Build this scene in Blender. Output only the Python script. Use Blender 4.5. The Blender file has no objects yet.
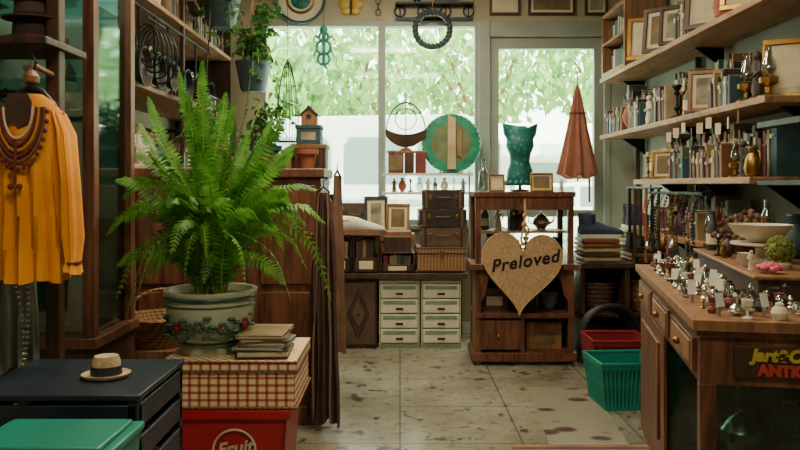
import bpy, math, random
from mathutils import Vector, Matrix, Euler
random.seed(7)
R=math.radians
def lin(h,k=1.0):
    h=h.lstrip('#'); o=[]
    for i in (0,2,4):
        c=int(h[i:i+2],16)/255
        c=c/12.92 if c<=.04045 else ((c+.055)/1.055)**2.4
        o.append(min(1,c*k))
    return (*o,1)
# ---------------- materials ----------------
def M(name,hx,rough=.6,metal=0,var=.25,scale=7,bump=.15,kind='noise',hx2=None,stretch=(1,1,1)):
    if name in bpy.data.materials: return bpy.data.materials[name]
    m=bpy.data.materials.new(name); m.use_nodes=True
    nt=m.node_tree; N=nt.nodes; L=nt.links; p=N['Principled BSDF']
    p.inputs['Roughness'].default_value=rough; p.inputs['Metallic'].default_value=metal
    tc=N.new('ShaderNodeTexCoord'); mp=N.new('ShaderNodeMapping'); L.new(tc.outputs['Object'],mp.inputs[0])
    mp.inputs['Scale'].default_value=stretch
    cr=N.new('ShaderNodeValToRGB')
    a=lin(hx,1-var); b=lin(hx2) if hx2 else lin(hx,1+var)
    cr.color_ramp.elements[0].color=a; cr.color_ramp.elements[1].color=b
    no=N.new('ShaderNodeTexNoise'); no.inputs['Scale'].default_value=scale; no.inputs['Detail'].default_value=6
    L.new(mp.outputs[0],no.inputs['Vector'])
    if kind=='wood':
        mp.inputs['Scale'].default_value=(7,7,.8) if stretch==(1,1,1) else stretch
        no.inputs['Distortion'].default_value=1.2
        cr.color_ramp.elements[0].position=.33; cr.color_ramp.elements[1].position=.68
        L.new(no.outputs['Fac'],cr.inputs[0]); src=no.outputs['Fac']
    elif kind in('plaid','wicker'):
        sp=N.new('ShaderNodeSeparateXYZ'); L.new(tc.outputs['Object'],sp.inputs[0])
        ad=N.new('ShaderNodeMath'); ad.operation='ADD'; L.new(sp.outputs[0],ad.inputs[0]); L.new(sp.outputs[1],ad.inputs[1])
        def fr(s,k,t):
            q=N.new('ShaderNodeMath'); q.operation='MULTIPLY'; q.inputs[1].default_value=k; L.new(s,q.inputs[0])
            f=N.new('ShaderNodeMath'); f.operation='FRACT'; L.new(q.outputs[0],f.inputs[0])
            g=N.new('ShaderNodeMath'); g.operation='GREATER_THAN'; g.inputs[1].default_value=t; L.new(f.outputs[0],g.inputs[0]); return g.outputs[0]
        k1,k2=(26,34) if kind=='plaid' else (38,60)
        f1=fr(ad.outputs[0],k1,.3 if kind=='plaid' else .55); f2=fr(sp.outputs[2],k2,.36)
        s=N.new('ShaderNodeMath'); L.new(f1,s.inputs[0]); L.new(f2,s.inputs[1])
        s.operation='ADD' 
        h=N.new('ShaderNodeMath'); h.operation='MULTIPLY'; h.inputs[1].default_value=.5; L.new(s.outputs[0],h.inputs[0])
        L.new(h.outputs[0],cr.inputs[0]); src=h.outputs[0]
        if kind=='plaid': cr.color_ramp.elements[0].position=.35
    elif kind=='spots':
        v=N.new('ShaderNodeTexVoronoi'); v.inputs['Scale'].default_value=scale; L.new(mp.outputs[0],v.inputs['Vector'])
        L.new(v.outputs['Distance'],cr.inputs[0]); cr.color_ramp.elements[0].position=.28; cr.color_ramp.elements[1].position=.36; src=v.outputs['Distance']
    else:
        cr.color_ramp.elements[0].position=.3; cr.color_ramp.elements[1].position=.7
        L.new(no.outputs['Fac'],cr.inputs[0]); src=no.outputs['Fac']
    L.new(cr.outputs[0],p.inputs['Base Color'])
    if bump:
        bp=N.new('ShaderNodeBump'); bp.inputs['Strength'].default_value=bump; bp.inputs['Distance'].default_value=.01
        L.new(src,bp.inputs['Height']); L.new(bp.outputs[0],p.inputs['Normal'])
    return m
def thin(name,hx,fac):
    m=bpy.data.materials.new(name); m.use_nodes=True; nt=m.node_tree; N=nt.nodes; L=nt.links
    N.remove(N['Principled BSDF']); t=N.new('ShaderNodeBsdfTransparent'); t.inputs[0].default_value=lin(hx)
    g=N.new('ShaderNodeBsdfGlossy'); g.inputs['Roughness'].default_value=.05
    mx=N.new('ShaderNodeMixShader'); mx.inputs[0].default_value=fac
    L.new(t.outputs[0],mx.inputs[1]); L.new(g.outputs[0],mx.inputs[2]); L.new(mx.outputs[0],N['Material Output'].inputs[0]); return m
def leafm(name,hx,hx2,sc=9):
    m=M(name,hx,.5,0,.35,sc,0,hx2=hx2); nt=m.node_tree; N=nt.nodes; L=nt.links; p=N['Principled BSDF']
    cr=[n for n in N if n.type=='VALTORGB'][0]
    t=N.new('ShaderNodeBsdfTranslucent'); L.new(cr.outputs[0],t.inputs[0])
    mx=N.new('ShaderNodeMixShader'); mx.inputs[0].default_value=.4
    L.new(p.outputs[0],mx.inputs[1]); L.new(t.outputs[0],mx.inputs[2]); L.new(mx.outputs[0],N['Material Output'].inputs[0]); return m
wood_red=M('wood_red','#5e3827',.42,0,.45,3,.1,'wood','#7c4f38')
wood_dk=M('wood_dark','#35251d',.45,0,.4,3,.1,'wood','#513728')
wood_md=M('wood_mid','#7e573a',.5,0,.35,3,.1,'wood','#986f4b')
wood_shelf=M('wood_shelf','#8e6541',.5,0,.35,3,.1,'wood','#b0875c',stretch=(7,.8,7))
black=M('black_paint','#1d2326',.5,0,.3,10,.05)
blackp=M('black_plastic','#1c2833',.4,0,.3,10,.05)
iron=M('iron','#22282a',.45,.7,.3,12,.1)
silver=M('silver','#c9c9c0',.22,1,.15,12,.05)
brass=M('brass','#94723a',.35,1,.3,12,.05)
cream=M('cream_ceramic','#d2cab4',.3,0,.1,9,.03)
white=M('white_paint','#d0d0c6',.5,0,.1,6,.05)
teal=M('teal_plastic','#0f7d6c',.4,0,.15,5,.03)
tealf=M('turquoise_floral','#1d9c90',.5,0,.2,26,.1,'spots',hx2='#0e5f5a')
redp=M('red_plastic','#b0202c',.4,0,.15,5,.03)
redd=M('dark_red_plastic','#7c2228',.45,0,.15,5,.03)
terra=M('terracotta','#94543a',.75,0,.2,12,.1)
grey=M('grey_cloth','#98a09d',.8,0,.2,12,.2)
yellow=M('yellow_cloth','#e08c18',.8,0,.14,6,.2,hx2='#eea228')
maroon=M('maroon_thread','#6a2430',.8,0,.3,30,.3)
brownc=M('brown_cloth','#46332a',.9,0,.35,8,.3)
brownc2=M('brown_cloth_light','#7a5c46',.9,0,.3,8,.3)
darkc=M('dark_cloth','#2a2220',.9,0,.3,8,.3)
kraft=M('kraft_card','#ad8e68',.85,0,.2,90,.5,hx2='#ccaa7e')
rope=M('jute_rope','#b48a52',.9,0,.3,60,.6)
wick=M('wicker','#66482c',.7,0,.3,9,.6,'wicker','#a37c50')
wickd=M('wicker_dark','#3f2b20',.7,0,.3,9,.6,'wicker','#6e4e38')
plaid=M('plaid_weave','#a51d28',.7,0,.1,9,.5,'plaid','#ecd6a8')
leather=M('dark_leather','#2b211d',.5,0,.3,14,.2)
leather2=M('brown_leather','#564334',.5,0,.3,14,.2)
parasol=M('parasol_cloth','#96604e',.8,0,.15,8,.1)
green_disc=M('green_lacquer','#0f7a5c',.35,0,.4,14,.1)
tan=M('tan_board','#a08a62',.7,0,.2,10,.1)
olive=M('olive_disc','#5c6a42',.6,0,.4,9,.1)
soil=M('soil','#35261c',.9,0,.3,30,.5)
glass=thin('window_glass','#f4fbf8',.04)
glassw=thin('glassware','#d4e4de',.28)
cabglass=thin('cabinet_glass','#c4ded6',.2)
countglass=thin('counter_glass','#b9cfc8',.08)
leaf=leafm('fern_leaf','#2b7a28','#76b944',14)
leaf2=leafm('pothos_leaf','#2b6229','#578f42',9)
tleaf=leafm('tree_leaf','#5f9a4e','#a8d07c',2)
stemm=M('fern_stem','#7c9a3a',.6,0,.2,9,0)
frame_m=M('window_frame_paint','#889289',.5,0,.1,5,.05)
wallm=M('wall_plaster','#9c957e',.85,0,.1,2,.15)
wallr=M('wall_plaster_beige','#929a8c',.85,0,.1,2,.15)
paper=M('paper','#c9bf9f',.8,0,.12,14,.05)
sepia=M('old_print','#a58a5c',.7,0,.4,9,0,hx2='#4e4030')
artm=M('art_print','#3f6a62',.6,0,.6,8,0,hx2='#b9a983')
pink=M('pink_petal','#c85a74',.6,0,.2,20,.1)
moss=M('moss','#69722c',.9,0,.4,40,.9)
dried=M('dried_flower','#6d4a34',.9,0,.4,30,.5)
inkm=M('black_ink','#15130f',.6,0,.1,5,0)
PAL=[M('book_%d'%i,c,.6,0,.18,12,.05) for i,c in enumerate(['#6a332a','#2f4d54','#8a7854','#2b2a2a','#aa9d7c','#4c5a3b','#75492c','#335058','#b3ac96','#563240','#7d8a92','#3e3026'])]
BKP=PAL+[PAL[3],PAL[11],PAL[0],PAL[6],PAL[2]]
# ---------------- builder ----------------
class B:
    def __init__(s,name): s.name=name; s.V=[];s.F=[];s.MI=[];s.mats=[];s.T=Matrix()
    def add(s,vs,fs,m,T=None):
        X=s.T@T if T is not None else s.T
        o=len(s.V); s.V+=[tuple(X@Vector(v)) for v in vs]
        if m not in s.mats: s.mats.append(m)
        k=s.mats.index(m)
        for f in fs: s.F.append(tuple(i+o for i in f)); s.MI.append(k)
    def box(s,c,d,m,rz=0,rx=0,ry=0):
        T=Matrix.Translation(c)@Euler((rx,ry,rz)).to_matrix().to_4x4()
        a,b,e=d[0]/2,d[1]/2,d[2]/2
        vs=[(x,y,z) for x in(-a,a) for y in(-b,b) for z in(-e,e)]
        s.add(vs,[(0,1,3,2),(4,6,7,5),(0,4,5,1),(2,3,7,6),(0,2,6,4),(1,5,7,3)],m,T)
    def bx(s,x0,x1,y0,y1,z0,z1,m): s.box(((x0+x1)/2,(y0+y1)/2,(z0+z1)/2),(x1-x0,y1-y0,z1-z0),m)
    def rings(s,rs,m,cap=True,closed=False,T=None,loop=True):
        n=len(rs[0]); vs=[p for r in rs for p in r]; fs=[]
        q=len(rs) if closed else len(rs)-1
        for i in range(q):
            a=i*n; b=((i+1)%len(rs))*n
            for j in range(n if loop else n-1):
                k=(j+1)%n; fs.append((a+j,a+k,b+k,b+j))
        if cap and not closed: fs+= [tuple(range(n)), tuple(range(len(vs)-n,len(vs)))]
        s.add(vs,fs,m,T)
    def lathe(s,prof,m,c=(0,0,0),seg=20,sc=1,rot=None,cap=True,sy=1):
        T=Matrix.Translation(c)
        if rot: T=T@Euler(rot).to_matrix().to_4x4()
        rs=[[(max(r,1e-4)*sc*math.cos(2*math.pi*j/seg),max(r,1e-4)*sc*sy*math.sin(2*math.pi*j/seg),z*sc) for j in range(seg)] for r,z in prof]
        s.rings(rs,m,cap,T=T)
    def sph(s,c,r,m,seg=14,n=8):
        if not isinstance(r,tuple): r=(r,r,r)
        rs=[]
        for i in range(n+1):
            t=-math.pi/2+math.pi*i/n; q=max(math.cos(t),1e-3)
            rs.append([(c[0]+r[0]*q*math.cos(2*math.pi*j/seg),c[1]+r[1]*q*math.sin(2*math.pi*j/seg),c[2]+r[2]*math.sin(t)) for j in range(seg)])
        s.rings(rs,m)
    def tube(s,pts,r,m,seg=6,closed=False):
        P=[Vector(p) for p in pts]; n=len(P); rs=[]; up=None
        for i,p in enumerate(P):
            if closed: t=P[(i+1)%n]-P[i-1]
            else: t=P[min(i+1,n-1)]-P[max(i-1,0)]
            t.normalize()
            if up is None:
                up=Vector((0,0,1)) if abs(t.z)<.9 else Vector((1,0,0))
            a=up-t*up.dot(t)
            if a.length<1e-4: a=Vector((0,1,0))-t*t.y
            a.normalize(); up=a; b=t.cross(a)
            rr=r[i] if isinstance(r,(list,tuple)) else r
            rs.append([tuple(p+a*rr*math.cos(2*math.pi*j/seg)+b*rr*math.sin(2*math.pi*j/seg)) for j in range(seg)])
        s.rings(rs,m,True,closed)
    def torus(s,c,R_,r,m,axis='y',seg=28,sx=1,sz=1):
        pts=[]
        for i in range(seg):
            t=2*math.pi*i/seg; a,b=R_*math.cos(t)*sx,R_*math.sin(t)*sz
            pts.append({'y':(c[0]+a,c[1],c[2]+b),'z':(c[0]+a,c[1]+b,c[2]),'x':(c[0],c[1]+a,c[2]+b)}[axis])
        s.tube(pts,r,m,8,True)
    def prism(s,poly,y0,y1,m,T=None):
        n=len(poly); vs=[(x,y0,z) for x,z in poly]+[(x,y1,z) for x,z in poly]
        fs=[tuple(range(n)),tuple(range(2*n-1,n-1,-1))]+[(i,(i+1)%n,n+(i+1)%n,n+i) for i in range(n)]
        s.add(vs,fs,m,T)
    def done(s,loc=(0,0,0),rz=0,bev=0,rx=0,ry=0,ang=35,parent=None):
        me=bpy.data.meshes.new(s.name); me.from_pydata(s.V,[],s.F)
        for m in s.mats: me.materials.append(m)
        me.polygons.foreach_set('material_index',s.MI)
        me.polygons.foreach_set('use_smooth',[True]*len(s.F))
        import bmesh
        bm=bmesh.new(); bm.from_mesh(me); bmesh.ops.recalc_face_normals(bm,faces=bm.faces); bm.to_mesh(me); bm.free()
        me.update(); me.set_sharp_from_angle(angle=R(ang))
        o=bpy.data.objects.new(s.name,me); bpy.context.scene.collection.objects.link(o)
        o.location=loc; o.rotation_euler=(rx,ry,rz)
        if bev:
            md=o.modifiers.new('bevel','BEVEL'); md.width=bev; md.segments=2; md.limit_method='ANGLE'; md.angle_limit=R(40)
        if parent: o.parent=parent
        return o
def text(s,size,m,parent,loc,rot=(R(90),0,0),ext=.002,off=0,shear=0,name='lettering',space=1):
    c=bpy.data.curves.new(name,'FONT'); c.body=s; c.size=size; c.extrude=ext; c.offset=off; c.shear=shear
    c.align_x='CENTER'; c.align_y='CENTER'; c.materials.append(m); c.space_character=space
    o=bpy.data.objects.new(name,c); bpy.context.scene.collection.objects.link(o)
    o.parent=parent; o.location=loc; o.rotation_euler=rot; return o
def arc(c,r,a0,a1,n,ax='xz',sx=1,sz=1):
    o=[]
    for i in range(n+1):
        t=R(a0+(a1-a0)*i/n); a,b=r*math.cos(t)*sx,r*math.sin(t)*sz
        o.append((c[0]+a,c[1],c[2]+b) if ax=='xz' else ((c[0],c[1]+a,c[2]+b) if ax=='yz' else (c[0]+a,c[1]+b,c[2])))
    return o
# ---------------- room shell ----------------
fl=bpy.data.materials.new('floor_tile'); fl.use_nodes=True
nt=fl.node_tree;N=nt.nodes;L=nt.links;p=N['Principled BSDF']
tc=N.new('ShaderNodeTexCoord'); br=N.new('ShaderNodeTexBrick'); L.new(tc.outputs['Object'],br.inputs['Vector'])
br.offset=0; br.inputs['Scale'].default_value=1; br.inputs['Brick Width'].default_value=.62; br.inputs['Row Height'].default_value=.62
br.inputs['Mortar Size'].default_value=.005; br.inputs['Color1'].default_value=lin('#8b8a7a'); br.inputs['Color2'].default_value=lin('#949180'); br.inputs['Mortar'].default_value=lin('#656358')
def nz(sc,p0,p1,c0,det=8,rough=.65):
    n1=N.new('ShaderNodeTexNoise'); n1.inputs['Scale'].default_value=sc; n1.inputs['Detail'].default_value=det; n1.inputs['Roughness'].default_value=rough; L.new(tc.outputs['Object'],n1.inputs['Vector'])
    c1=N.new('ShaderNodeValToRGB'); c1.color_ramp.elements[0].position=p0; c1.color_ramp.elements[1].position=p1; c1.color_ramp.elements[0].color=(*c0,1); L.new(n1.outputs['Fac'],c1.inputs[0]); return n1,c1
n1,c1=nz(1.3,.3,.66,(.42,.39,.35)); n2,c1b=nz(6.5,.37,.42,(.10,.10,.10),10,.62); n3,c1c=nz(17,.34,.46,(.4,.37,.33),6,.7)
def mul(a,c,f):
    mx=N.new('ShaderNodeMixRGB'); mx.blend_type='MULTIPLY'; mx.inputs[0].default_value=f; L.new(a,mx.inputs[1]); L.new(c.outputs[0],mx.inputs[2]); return mx.outputs[0]
L.new(mul(mul(mul(br.outputs[0],c1,1),c1b,.85),c1c,.8),p.inputs['Base Color'])
c2=N.new('ShaderNodeValToRGB'); c2.color_ramp.elements[0].color=(.12,.12,.12,1); c2.color_ramp.elements[1].color=(.34,.34,.34,1); L.new(n1.outputs['Fac'],c2.inputs[0]); L.new(c2.outputs[0],p.inputs['Roughness'])
def slab(name,x0,x1,y0,y1,z0,z1,m):
    b=B(name); b.bx(x0,x1,y0,y1,z0,z1,m); return b.done()
slab('floor',-2.1,2.2,-1.6,6.65,-.12,0,fl)
slab('ceiling',-2.1,2.2,-1.6,6.65,3.2,3.3,wallm)
slab('wall_left',-2.1,-1.95,-1.6,6.65,0,3.2,wallm)
slab('wall_right',2.05,2.2,-1.6,6.65,0,3.2,wallr)
slab('wall_front',-1.95,2.05,-1.6,-1.5,0,3.2,wallm)
b=B('wall_back')
b.bx(-1.95,2.05,6.5,6.65,2.74,3.2,wallm); b.bx(-1.95,-1.21,6.5,6.65,0,2.74,wallm)
b.bx(-1.21,.69,6.5,6.65,0,.95,wallm); b.bx(1.85,2.05,6.5,6.65,0,2.74,wallr); b.done()
def window(name,x0,x1,z0,z1):
    b=B(name); t=.045
    b.bx(x0,x1,6.5,6.6,z0,z0+t,frame_m); b.bx(x0,x1,6.5,6.6,z1-t,z1,frame_m)
    b.bx(x0,x0+t*.7,6.5,6.6,z0+t,z1-t,frame_m); b.bx(x1-t*.7,x1,6.5,6.6,z0+t,z1-t,frame_m)
    b.bx(x0+t*.7,x1-t*.7,6.55,6.556,z0+t,z1-t,glass); b.done()
window('window_1',-1.21,-.16,.95,2.74); window('window_2',-.16,.69,.95,2.74)
b=B('trim_1'); b.bx(-1.25,.7,6.44,6.5,.91,.95,frame_m); b.bx(.69,.79,6.48,6.62,0,2.74,frame_m)
b.bx(.79,1.85,6.49,6.62,2.6,2.74,frame_m); b.bx(1.79,1.85,6.49,6.62,0,2.6,frame_m); b.done(bev=.006)
b=B('door_1')
b.bx(.79,.87,6.52,6.58,.02,2.6,frame_m); b.bx(1.71,1.79,6.52,6.58,.02,2.6,frame_m)
b.bx(.87,1.71,6.52,6.58,2.5,2.6,frame_m); b.bx(.87,1.71,6.52,6.58,.02,.5,frame_m); b.bx(.87,1.71,6.53,6.57,1.02,1.08,frame_m)
b.bx(.87,1.71,6.547,6.553,.5,2.5,glass); b.tube([(1.66,6.52,1.15),(1.66,6.49,1.15),(1.66,6.49,1.4),(1.66,6.52,1.4)],.01,brass); b.done()
b=B('baseboard_back'); b.bx(-1.95,.69,6.48,6.5,0,.1,white); b.done()
b=B('baseboard_left'); b.bx(-1.95,-1.93,-1.5,6.48,0,.1,white); b.done()
b=B('baseboard_right'); b.bx(2.03,2.05,-1.5,6.5,0,.1,white); b.done()
# ---------------- outside ----------------
slab('ground',-14,14,6.66,34,-.2,-.1,M('pavement','#d6d6cc',.8,0,.08,1,0))
b=B('street_building'); wb=M('white_render','#dfe2d8',.8,0,.05,1,0)
b.bx(-9,9,20,22,-.1,2.6,wb); b.bx(-9.3,9.3,19.2,22,2.6,2.8,wb)
dkw=M('window_dark','#6f8584',.3,0,.1,1,0)
for i in range(9):
    x=-8+i*1.9; b.bx(x,x+1.1,19.96,20,.7,1.9,dkw); b.bx(x-.05,x+1.15,19.93,19.97,.62,.7,wb)
b.done()
b=B('market_canopy'); cv=M('canopy_canvas','#dfe3da',.8,0,.04,2,0)
for x in(-1.2,1.0,3.2): b.tube([(x,0,0),(x,0,2.1)],.04,dkw,8); b.tube([(x,1.6,0),(x,1.6,2.1)],.04,dkw,8)
rs=[]
for k in range(13):
    f=k/12; rs.append([(-1.4,1.9*f-.15,2.0+.4*math.sin(math.pi*f)),(3.4,1.9*f-.15,2.0+.4*math.sin(math.pi*f))])
b.rings(rs,cv,cap=False,loop=False)
for k in range(16): b.prism([(-1.4+.3*k,2.02),(-1.1+.3*k,2.02),(-1.1+.3*k,1.86),(-1.25+.3*k,1.8),(-1.4+.3*k,1.86)],-.17,-.155,cv if k%2 else M('canopy_stripe','#b9c8bb',.8))
b.done((2.9,11.2,-.1))
def tree(x,y,h,r):
    b=B('tree'); b.tube([(0,0,0),(.1,0,h*.3),(0,.1,h*.6)],[.22,.16,.08],wood_md,8)
    for i in range(5):
        a=i*1.3; b.tube([(0,0,h*.4),(r*.6*math.cos(a),r*.6*math.sin(a),h*.75)],[.08,.03],wood_md,5)
    vs=[];fs=[]
    for k in range(1700):
        while 1:
            q=Vector((random.uniform(-1,1),random.uniform(-1,1),random.uniform(-1,1)))
            if .3<q.length<1: break
        c=Vector((q.x*r,q.y*r,h*.72+q.z*r*.75)); s=random.uniform(.09,.2)
        e=Euler((random.uniform(0,3),random.uniform(0,3),random.uniform(0,3)))
        o=len(vs)
        for u in((-s,0,0),(0,-s*.5,0),(s,0,0),(0,s*.5,0)):
            w=Vector(u); w.rotate(e); vs.append(tuple(c+w))
        fs.append((o,o+1,o+2,o+3))
    b.add(vs,fs,tleaf); b.done((x,y,-.1))
for t in [(-4.2,17,5.4,2.2),(-1.2,16,5.2,2.0),(2.0,17.6,5.8,2.1),(5.4,17.6,6,2.2),(-2.6,13.5,4.3,1.3)]: tree(*t)
b=B('parked_van'); vp=M('van_paint','#cdd5d0',.35,0,.03,1,0)
b.prism([(-2.4,.35),(-2.45,1.0),(-2.3,1.25),(-1.75,1.4),(-1.2,2.15),(-.9,2.28),(1.9,2.3),(2.15,2.2),(2.3,1.2),(2.3,.35)],-.85,.85,vp)
b.prism([(-1.6,1.42),(-1.15,2.02),(-.75,2.04),(-.75,1.42)],-.87,-.84,dkw)
for x in(-.62,.35,1.3):
    b.prism([(x,1.42),(x,1.9),(x+.08,2.02),(x+.72,2.02),(x+.8,1.9),(x+.8,1.42)],-.87,-.84,dkw)
b.bx(-2.4,2.3,-.87,-.85,1.14,1.22,M('van_stripe','#8fa39c',.5))
for wx in(-1.5,1.4):
    b.lathe([(.2,-.02),(.36,0),(.36,.22),(.2,.24)],black,(wx,-.66,.36),22,1,(R(90),0,0)); b.lathe([(.2,0),(.22,.03)],silver,(wx,-.88,.36),14,1,(R(90),0,0))
b.bx(-2.5,-2.4,-.75,.75,.4,.58,silver); b.done((-1.0,10.4,-.1),R(-5),.03)
def car(x,y,m,rz=0):
    b=B('parked_car')
    body=[(-2.1,.35),(-2.15,.7),(-2.05,.9),(-1.2,1.0),(-.55,1.42),(.9,1.45),(1.6,1.05),(2.1,.98),(2.18,.6),(2.1,.35)]
    b.prism(body,-.82,.82,m)
    b.prism([(-1.05,1.0),(-.5,1.36),(.1,1.38),(.1,1.0)],-.83,-.8,dkw); b.prism([(.2,1.0),(.2,1.38),(.85,1.38),(1.35,1.02)],-.83,-.8,dkw)
    for wx in(-1.35,1.35):
        b.lathe([(.2,-.02),(.33,0),(.33,.2),(.2,.22)],black,(wx,-.64,.33),20,1,(R(90),0,0)); b.lathe([(.18,0),(.2,.03)],silver,(wx,-.83,.33),14,1,(R(90),0,0))
    b.bx(-2.2,-2.1,-.7,.7,.4,.55,silver); b.done((x,y,-.1),rz,.03)
car(3.0,14.4,M('car_paint_white','#eceeea',.3,0,.03,1,0),R(8))
# ---------------- furniture ----------------
b=B('wooden_bureau'); x0,x1,y0,y1=-1.44,-.43,4.02,4.5
b.bx(x0,x1,y0,y1,.08,1.34,wood_red); b.bx(x0-.0,x1+.02,y0-.03,y1,1.34,1.39,wood_red); b.bx(x0,x1+.01,y0-.015,y1,0,.1,wood_red)
for i in range(3):
    a=x0+.02+i*.33; 
    for z0,z1 in((.14,.72),(.76,1.3)):
        b.bx(a,a+.3,y0-.012,y0,z0,z1,wood_red)
        b.sph((a+.28,y0-.02,(z0+z1)/2),.013,brass)
b.done(bev=.006)
b=B('wooden_bookcase')
for z in(.5,1.0,1.42,1.88,2.4): b.bx(-1.94,-1.46,3.6,6.4,z-.03,z,wood_shelf)
for y in(3.6,5.0,6.38): b.bx(-1.94,-1.9,y,y+.03,0,3.1,wood_dk); b.bx(-1.49,-1.46,y,y+.03,0,3.1,wood_dk)
b.bx(-1.9,-1.49,6.385,6.41,0,3.1,wood_dk)
b.done(bev=.004)
b=B('wooden_shelf_rack')
SR=((2.2,3.0,6.3),(1.72,3.45,6.3),(1.34,3.6,5.4),(.98,4.15,5.3))
for z,ya,yb in SR: b.bx(1.70,2.04,ya,yb,z-.035,z,wood_shelf)
for y in(3.62,5.0,6.27): b.bx(2.0,2.04,y,y+.03,0.9,2.8,wood_dk)
for z,ya,yb in SR:
    for y in(ya+.15,(ya+yb)/2,yb-.15): b.prism([(1.85,z-.035),(2.04,z-.035),(2.04,z-.17)],y,y+.015,iron)
b.done(bev=.004)
b=B('black_shelf_rack'); b.bx(1.64,2.04,2.6,3.4,1.56,1.585,black); b.bx(1.64,2.04,2.6,3.4,1.3,1.32,black)
for y in(2.6,3.38): b.bx(2.0,2.04,y,y+.02,1.1,2.0,black)
b.done()
# ------- small item makers -------
PFX=''
def put(b,x,y,z,rz,bev=0): b.name=PFX+b.name; return b.done((x,y,z),rz,bev)
rc=random.choice; ru=random.uniform
def i_books(x,y,z,h,rz,w=.25,name='book_row',d=.16):
    b=B(name); a=-w/2
    while a<w/2-.012:
        t=min(ru(.012,.042),w/2-a); hh=h*ru(.62,1); dd=d*ru(.75,1); m=rc(BKP); tl=ru(-.07,.07) if random.random()<.4 else 0
        b.box((a+t/2,-ru(0,.01),hh/2),(t*.92,dd,hh),m,ry=tl); b.box((a+t/2,.004,hh-.001),(t*.7,dd-.012,.005),paper)
        q=ru(.6,.85); b.box((a+t/2,-dd/2-.011,hh*q),(t*.6,.002,.02*ru(.5,2)),rc([brass,paper,PAL[2]])); a+=t
    return put(b,x,y,z,rz)
def i_jug(x,y,z,h,rz,m=None,name='ceramic_jug'):
    b=B(name); m=m or rc([cream,terra,PAL[1],PAL[7],brass])
    b.lathe([(.16,0),(.24,.06),(.3,.3),(.25,.6),(.15,.78),(.19,.97),(.17,1),(.13,.8)],m,sc=h,cap=True)
    b.tube([(.17*h,0,.9*h),(.38*h,0,.82*h),(.4*h,0,.55*h),(.27*h,0,.4*h)],.03*h,m,6); return put(b,x,y,z,rz)
def i_bottle(x,y,z,h,rz,m=None,name='glass_bottle'):
    b=B(name); m=m or rc([glassw,PAL[5],PAL[6],silver,PAL[3]])
    b.lathe([(.14,0),(.16,.03),(.16,.55),(.06,.72),(.055,.93),(.075,.94),(.075,1),(.0,1)],m,sc=h,seg=16)
    if m!=glassw: b.lathe([(.162,.15),(.162,.42)],paper,sc=h,seg=16,cap=False)
    return put(b,x,y,z,rz)
def i_candle(x,y,z,h,rz,m=None,name='candlestick'):
    b=B(name); m=m or rc([silver,brass,iron])
    b.lathe([(.22,0),(.22,.03),(.07,.1),(.04,.2),(.09,.28),(.04,.36),(.035,.6),(.09,.66),(.04,.72),(.13,.84),(.12,.88),(.05,.86)],m,sc=h,seg=16)
    b.lathe([(.045,.84),(.045,1.0),(.005,1.01)],cream,sc=h,seg=10); return put(b,x,y,z,rz)
def i_vase(x,y,z,h,rz,m=None,name='vase'):
    b=B(name); m=m or rc([cream,PAL[7],terra,glassw,PAL[9],PAL[11],brass])
    b.lathe([(.16,0),(.12,.03),(.28,.3),(.3,.48),(.2,.72),(.1,.84),(.17,1),(.15,1),(.08,.84)],m,sc=h); return put(b,x,y,z,rz)
def i_bowls(x,y,z,h,rz,m=None,name='bowl_stack'):
    b=B(name); m=m or rc([cream,silver,PAL[10],wood_md,terra]); n=4
    for i in range(n):
        b.lathe([(.25,0),(.26,.03),(.5,.3),(.55,.42),(.52,.42),(.46,.28),(.1,.08)],m,(0,0,i*.17*h),18,h*.95)
    return put(b,x,y,z,rz)
def i_tin(x,y,z,h,rz,w=None,m=None,name='storage_tin'):
    b=B(name); w=w or h*1.2; m=m or rc(PAL+[wood_md,brass])
    b.bx(-w/2,w/2,-.07,.07,0,h*.8,m); b.bx(-w/2-.004,w/2+.004,-.074,.074,h*.8,h,m); b.bx(-w*.3,w*.3,-.073,-.07,h*.2,h*.62,rc([paper,sepia,artm])); return put(b,x,y,z,rz,.004)
def i_clock(x,y,z,h,rz,name='mantel_clock'):
    b=B(name); pts=[(-.42*h,.08*h),(-.42*h,.5*h)]+[(.42*h*math.cos(R(t)),.5*h+.5*h*math.sin(R(t))) for t in range(165,0,-15)]+[(.42*h,.5*h),(.42*h,.08*h)]
    b.prism(pts,-.05,.05,wood_red); b.bx(-.5*h,.5*h,-.06,.06,0,.08*h,wood_dk)
    b.lathe([(.3*h,0),(.3*h,.006)],paper,(0,-.05,.5*h),24,1,(R(90),0,0)); b.torus((0,-.055,.5*h),.3*h,.012*h*2,brass)
    b.box((0,-.06,.58*h),(.02*h,.003,.18*h),black); b.box((.06*h,-.06,.5*h),(.14*h,.003,.02*h),black); return put(b,x,y,z,rz)
def i_frame(x,y,z,h,rz,w=None,fm=None,im=None,lean=R(-8),name='picture_frame'):
    b=B(name); w=w or h*.78; fm=fm or rc([wood_md,wood_dk,brass,black]); im=im or rc([sepia,artm,paper,sepia]); t=h*.09
    b.bx(-w/2,w/2,-.012,.012,0,t,fm); b.bx(-w/2,w/2,-.012,.012,h-t,h,fm); b.bx(-w/2,-w/2+t,-.012,.012,t,h-t,fm); b.bx(w/2-t,w/2,-.012,.012,t,h-t,fm)
    b.bx(-w/2+t,w/2-t,-.002,.008,t,h-t,paper); b.bx(-w/2+2*t,w/2-2*t,-.004,.0,2*t,h-2*t,im)
    if lean: b.box((0,.035,h*.33),(.03,.006,h*.66),fm,rx=R(8))
    b.name=PFX+b.name
    return b.done((x,y,z),rz,.003,rx=lean)
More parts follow.
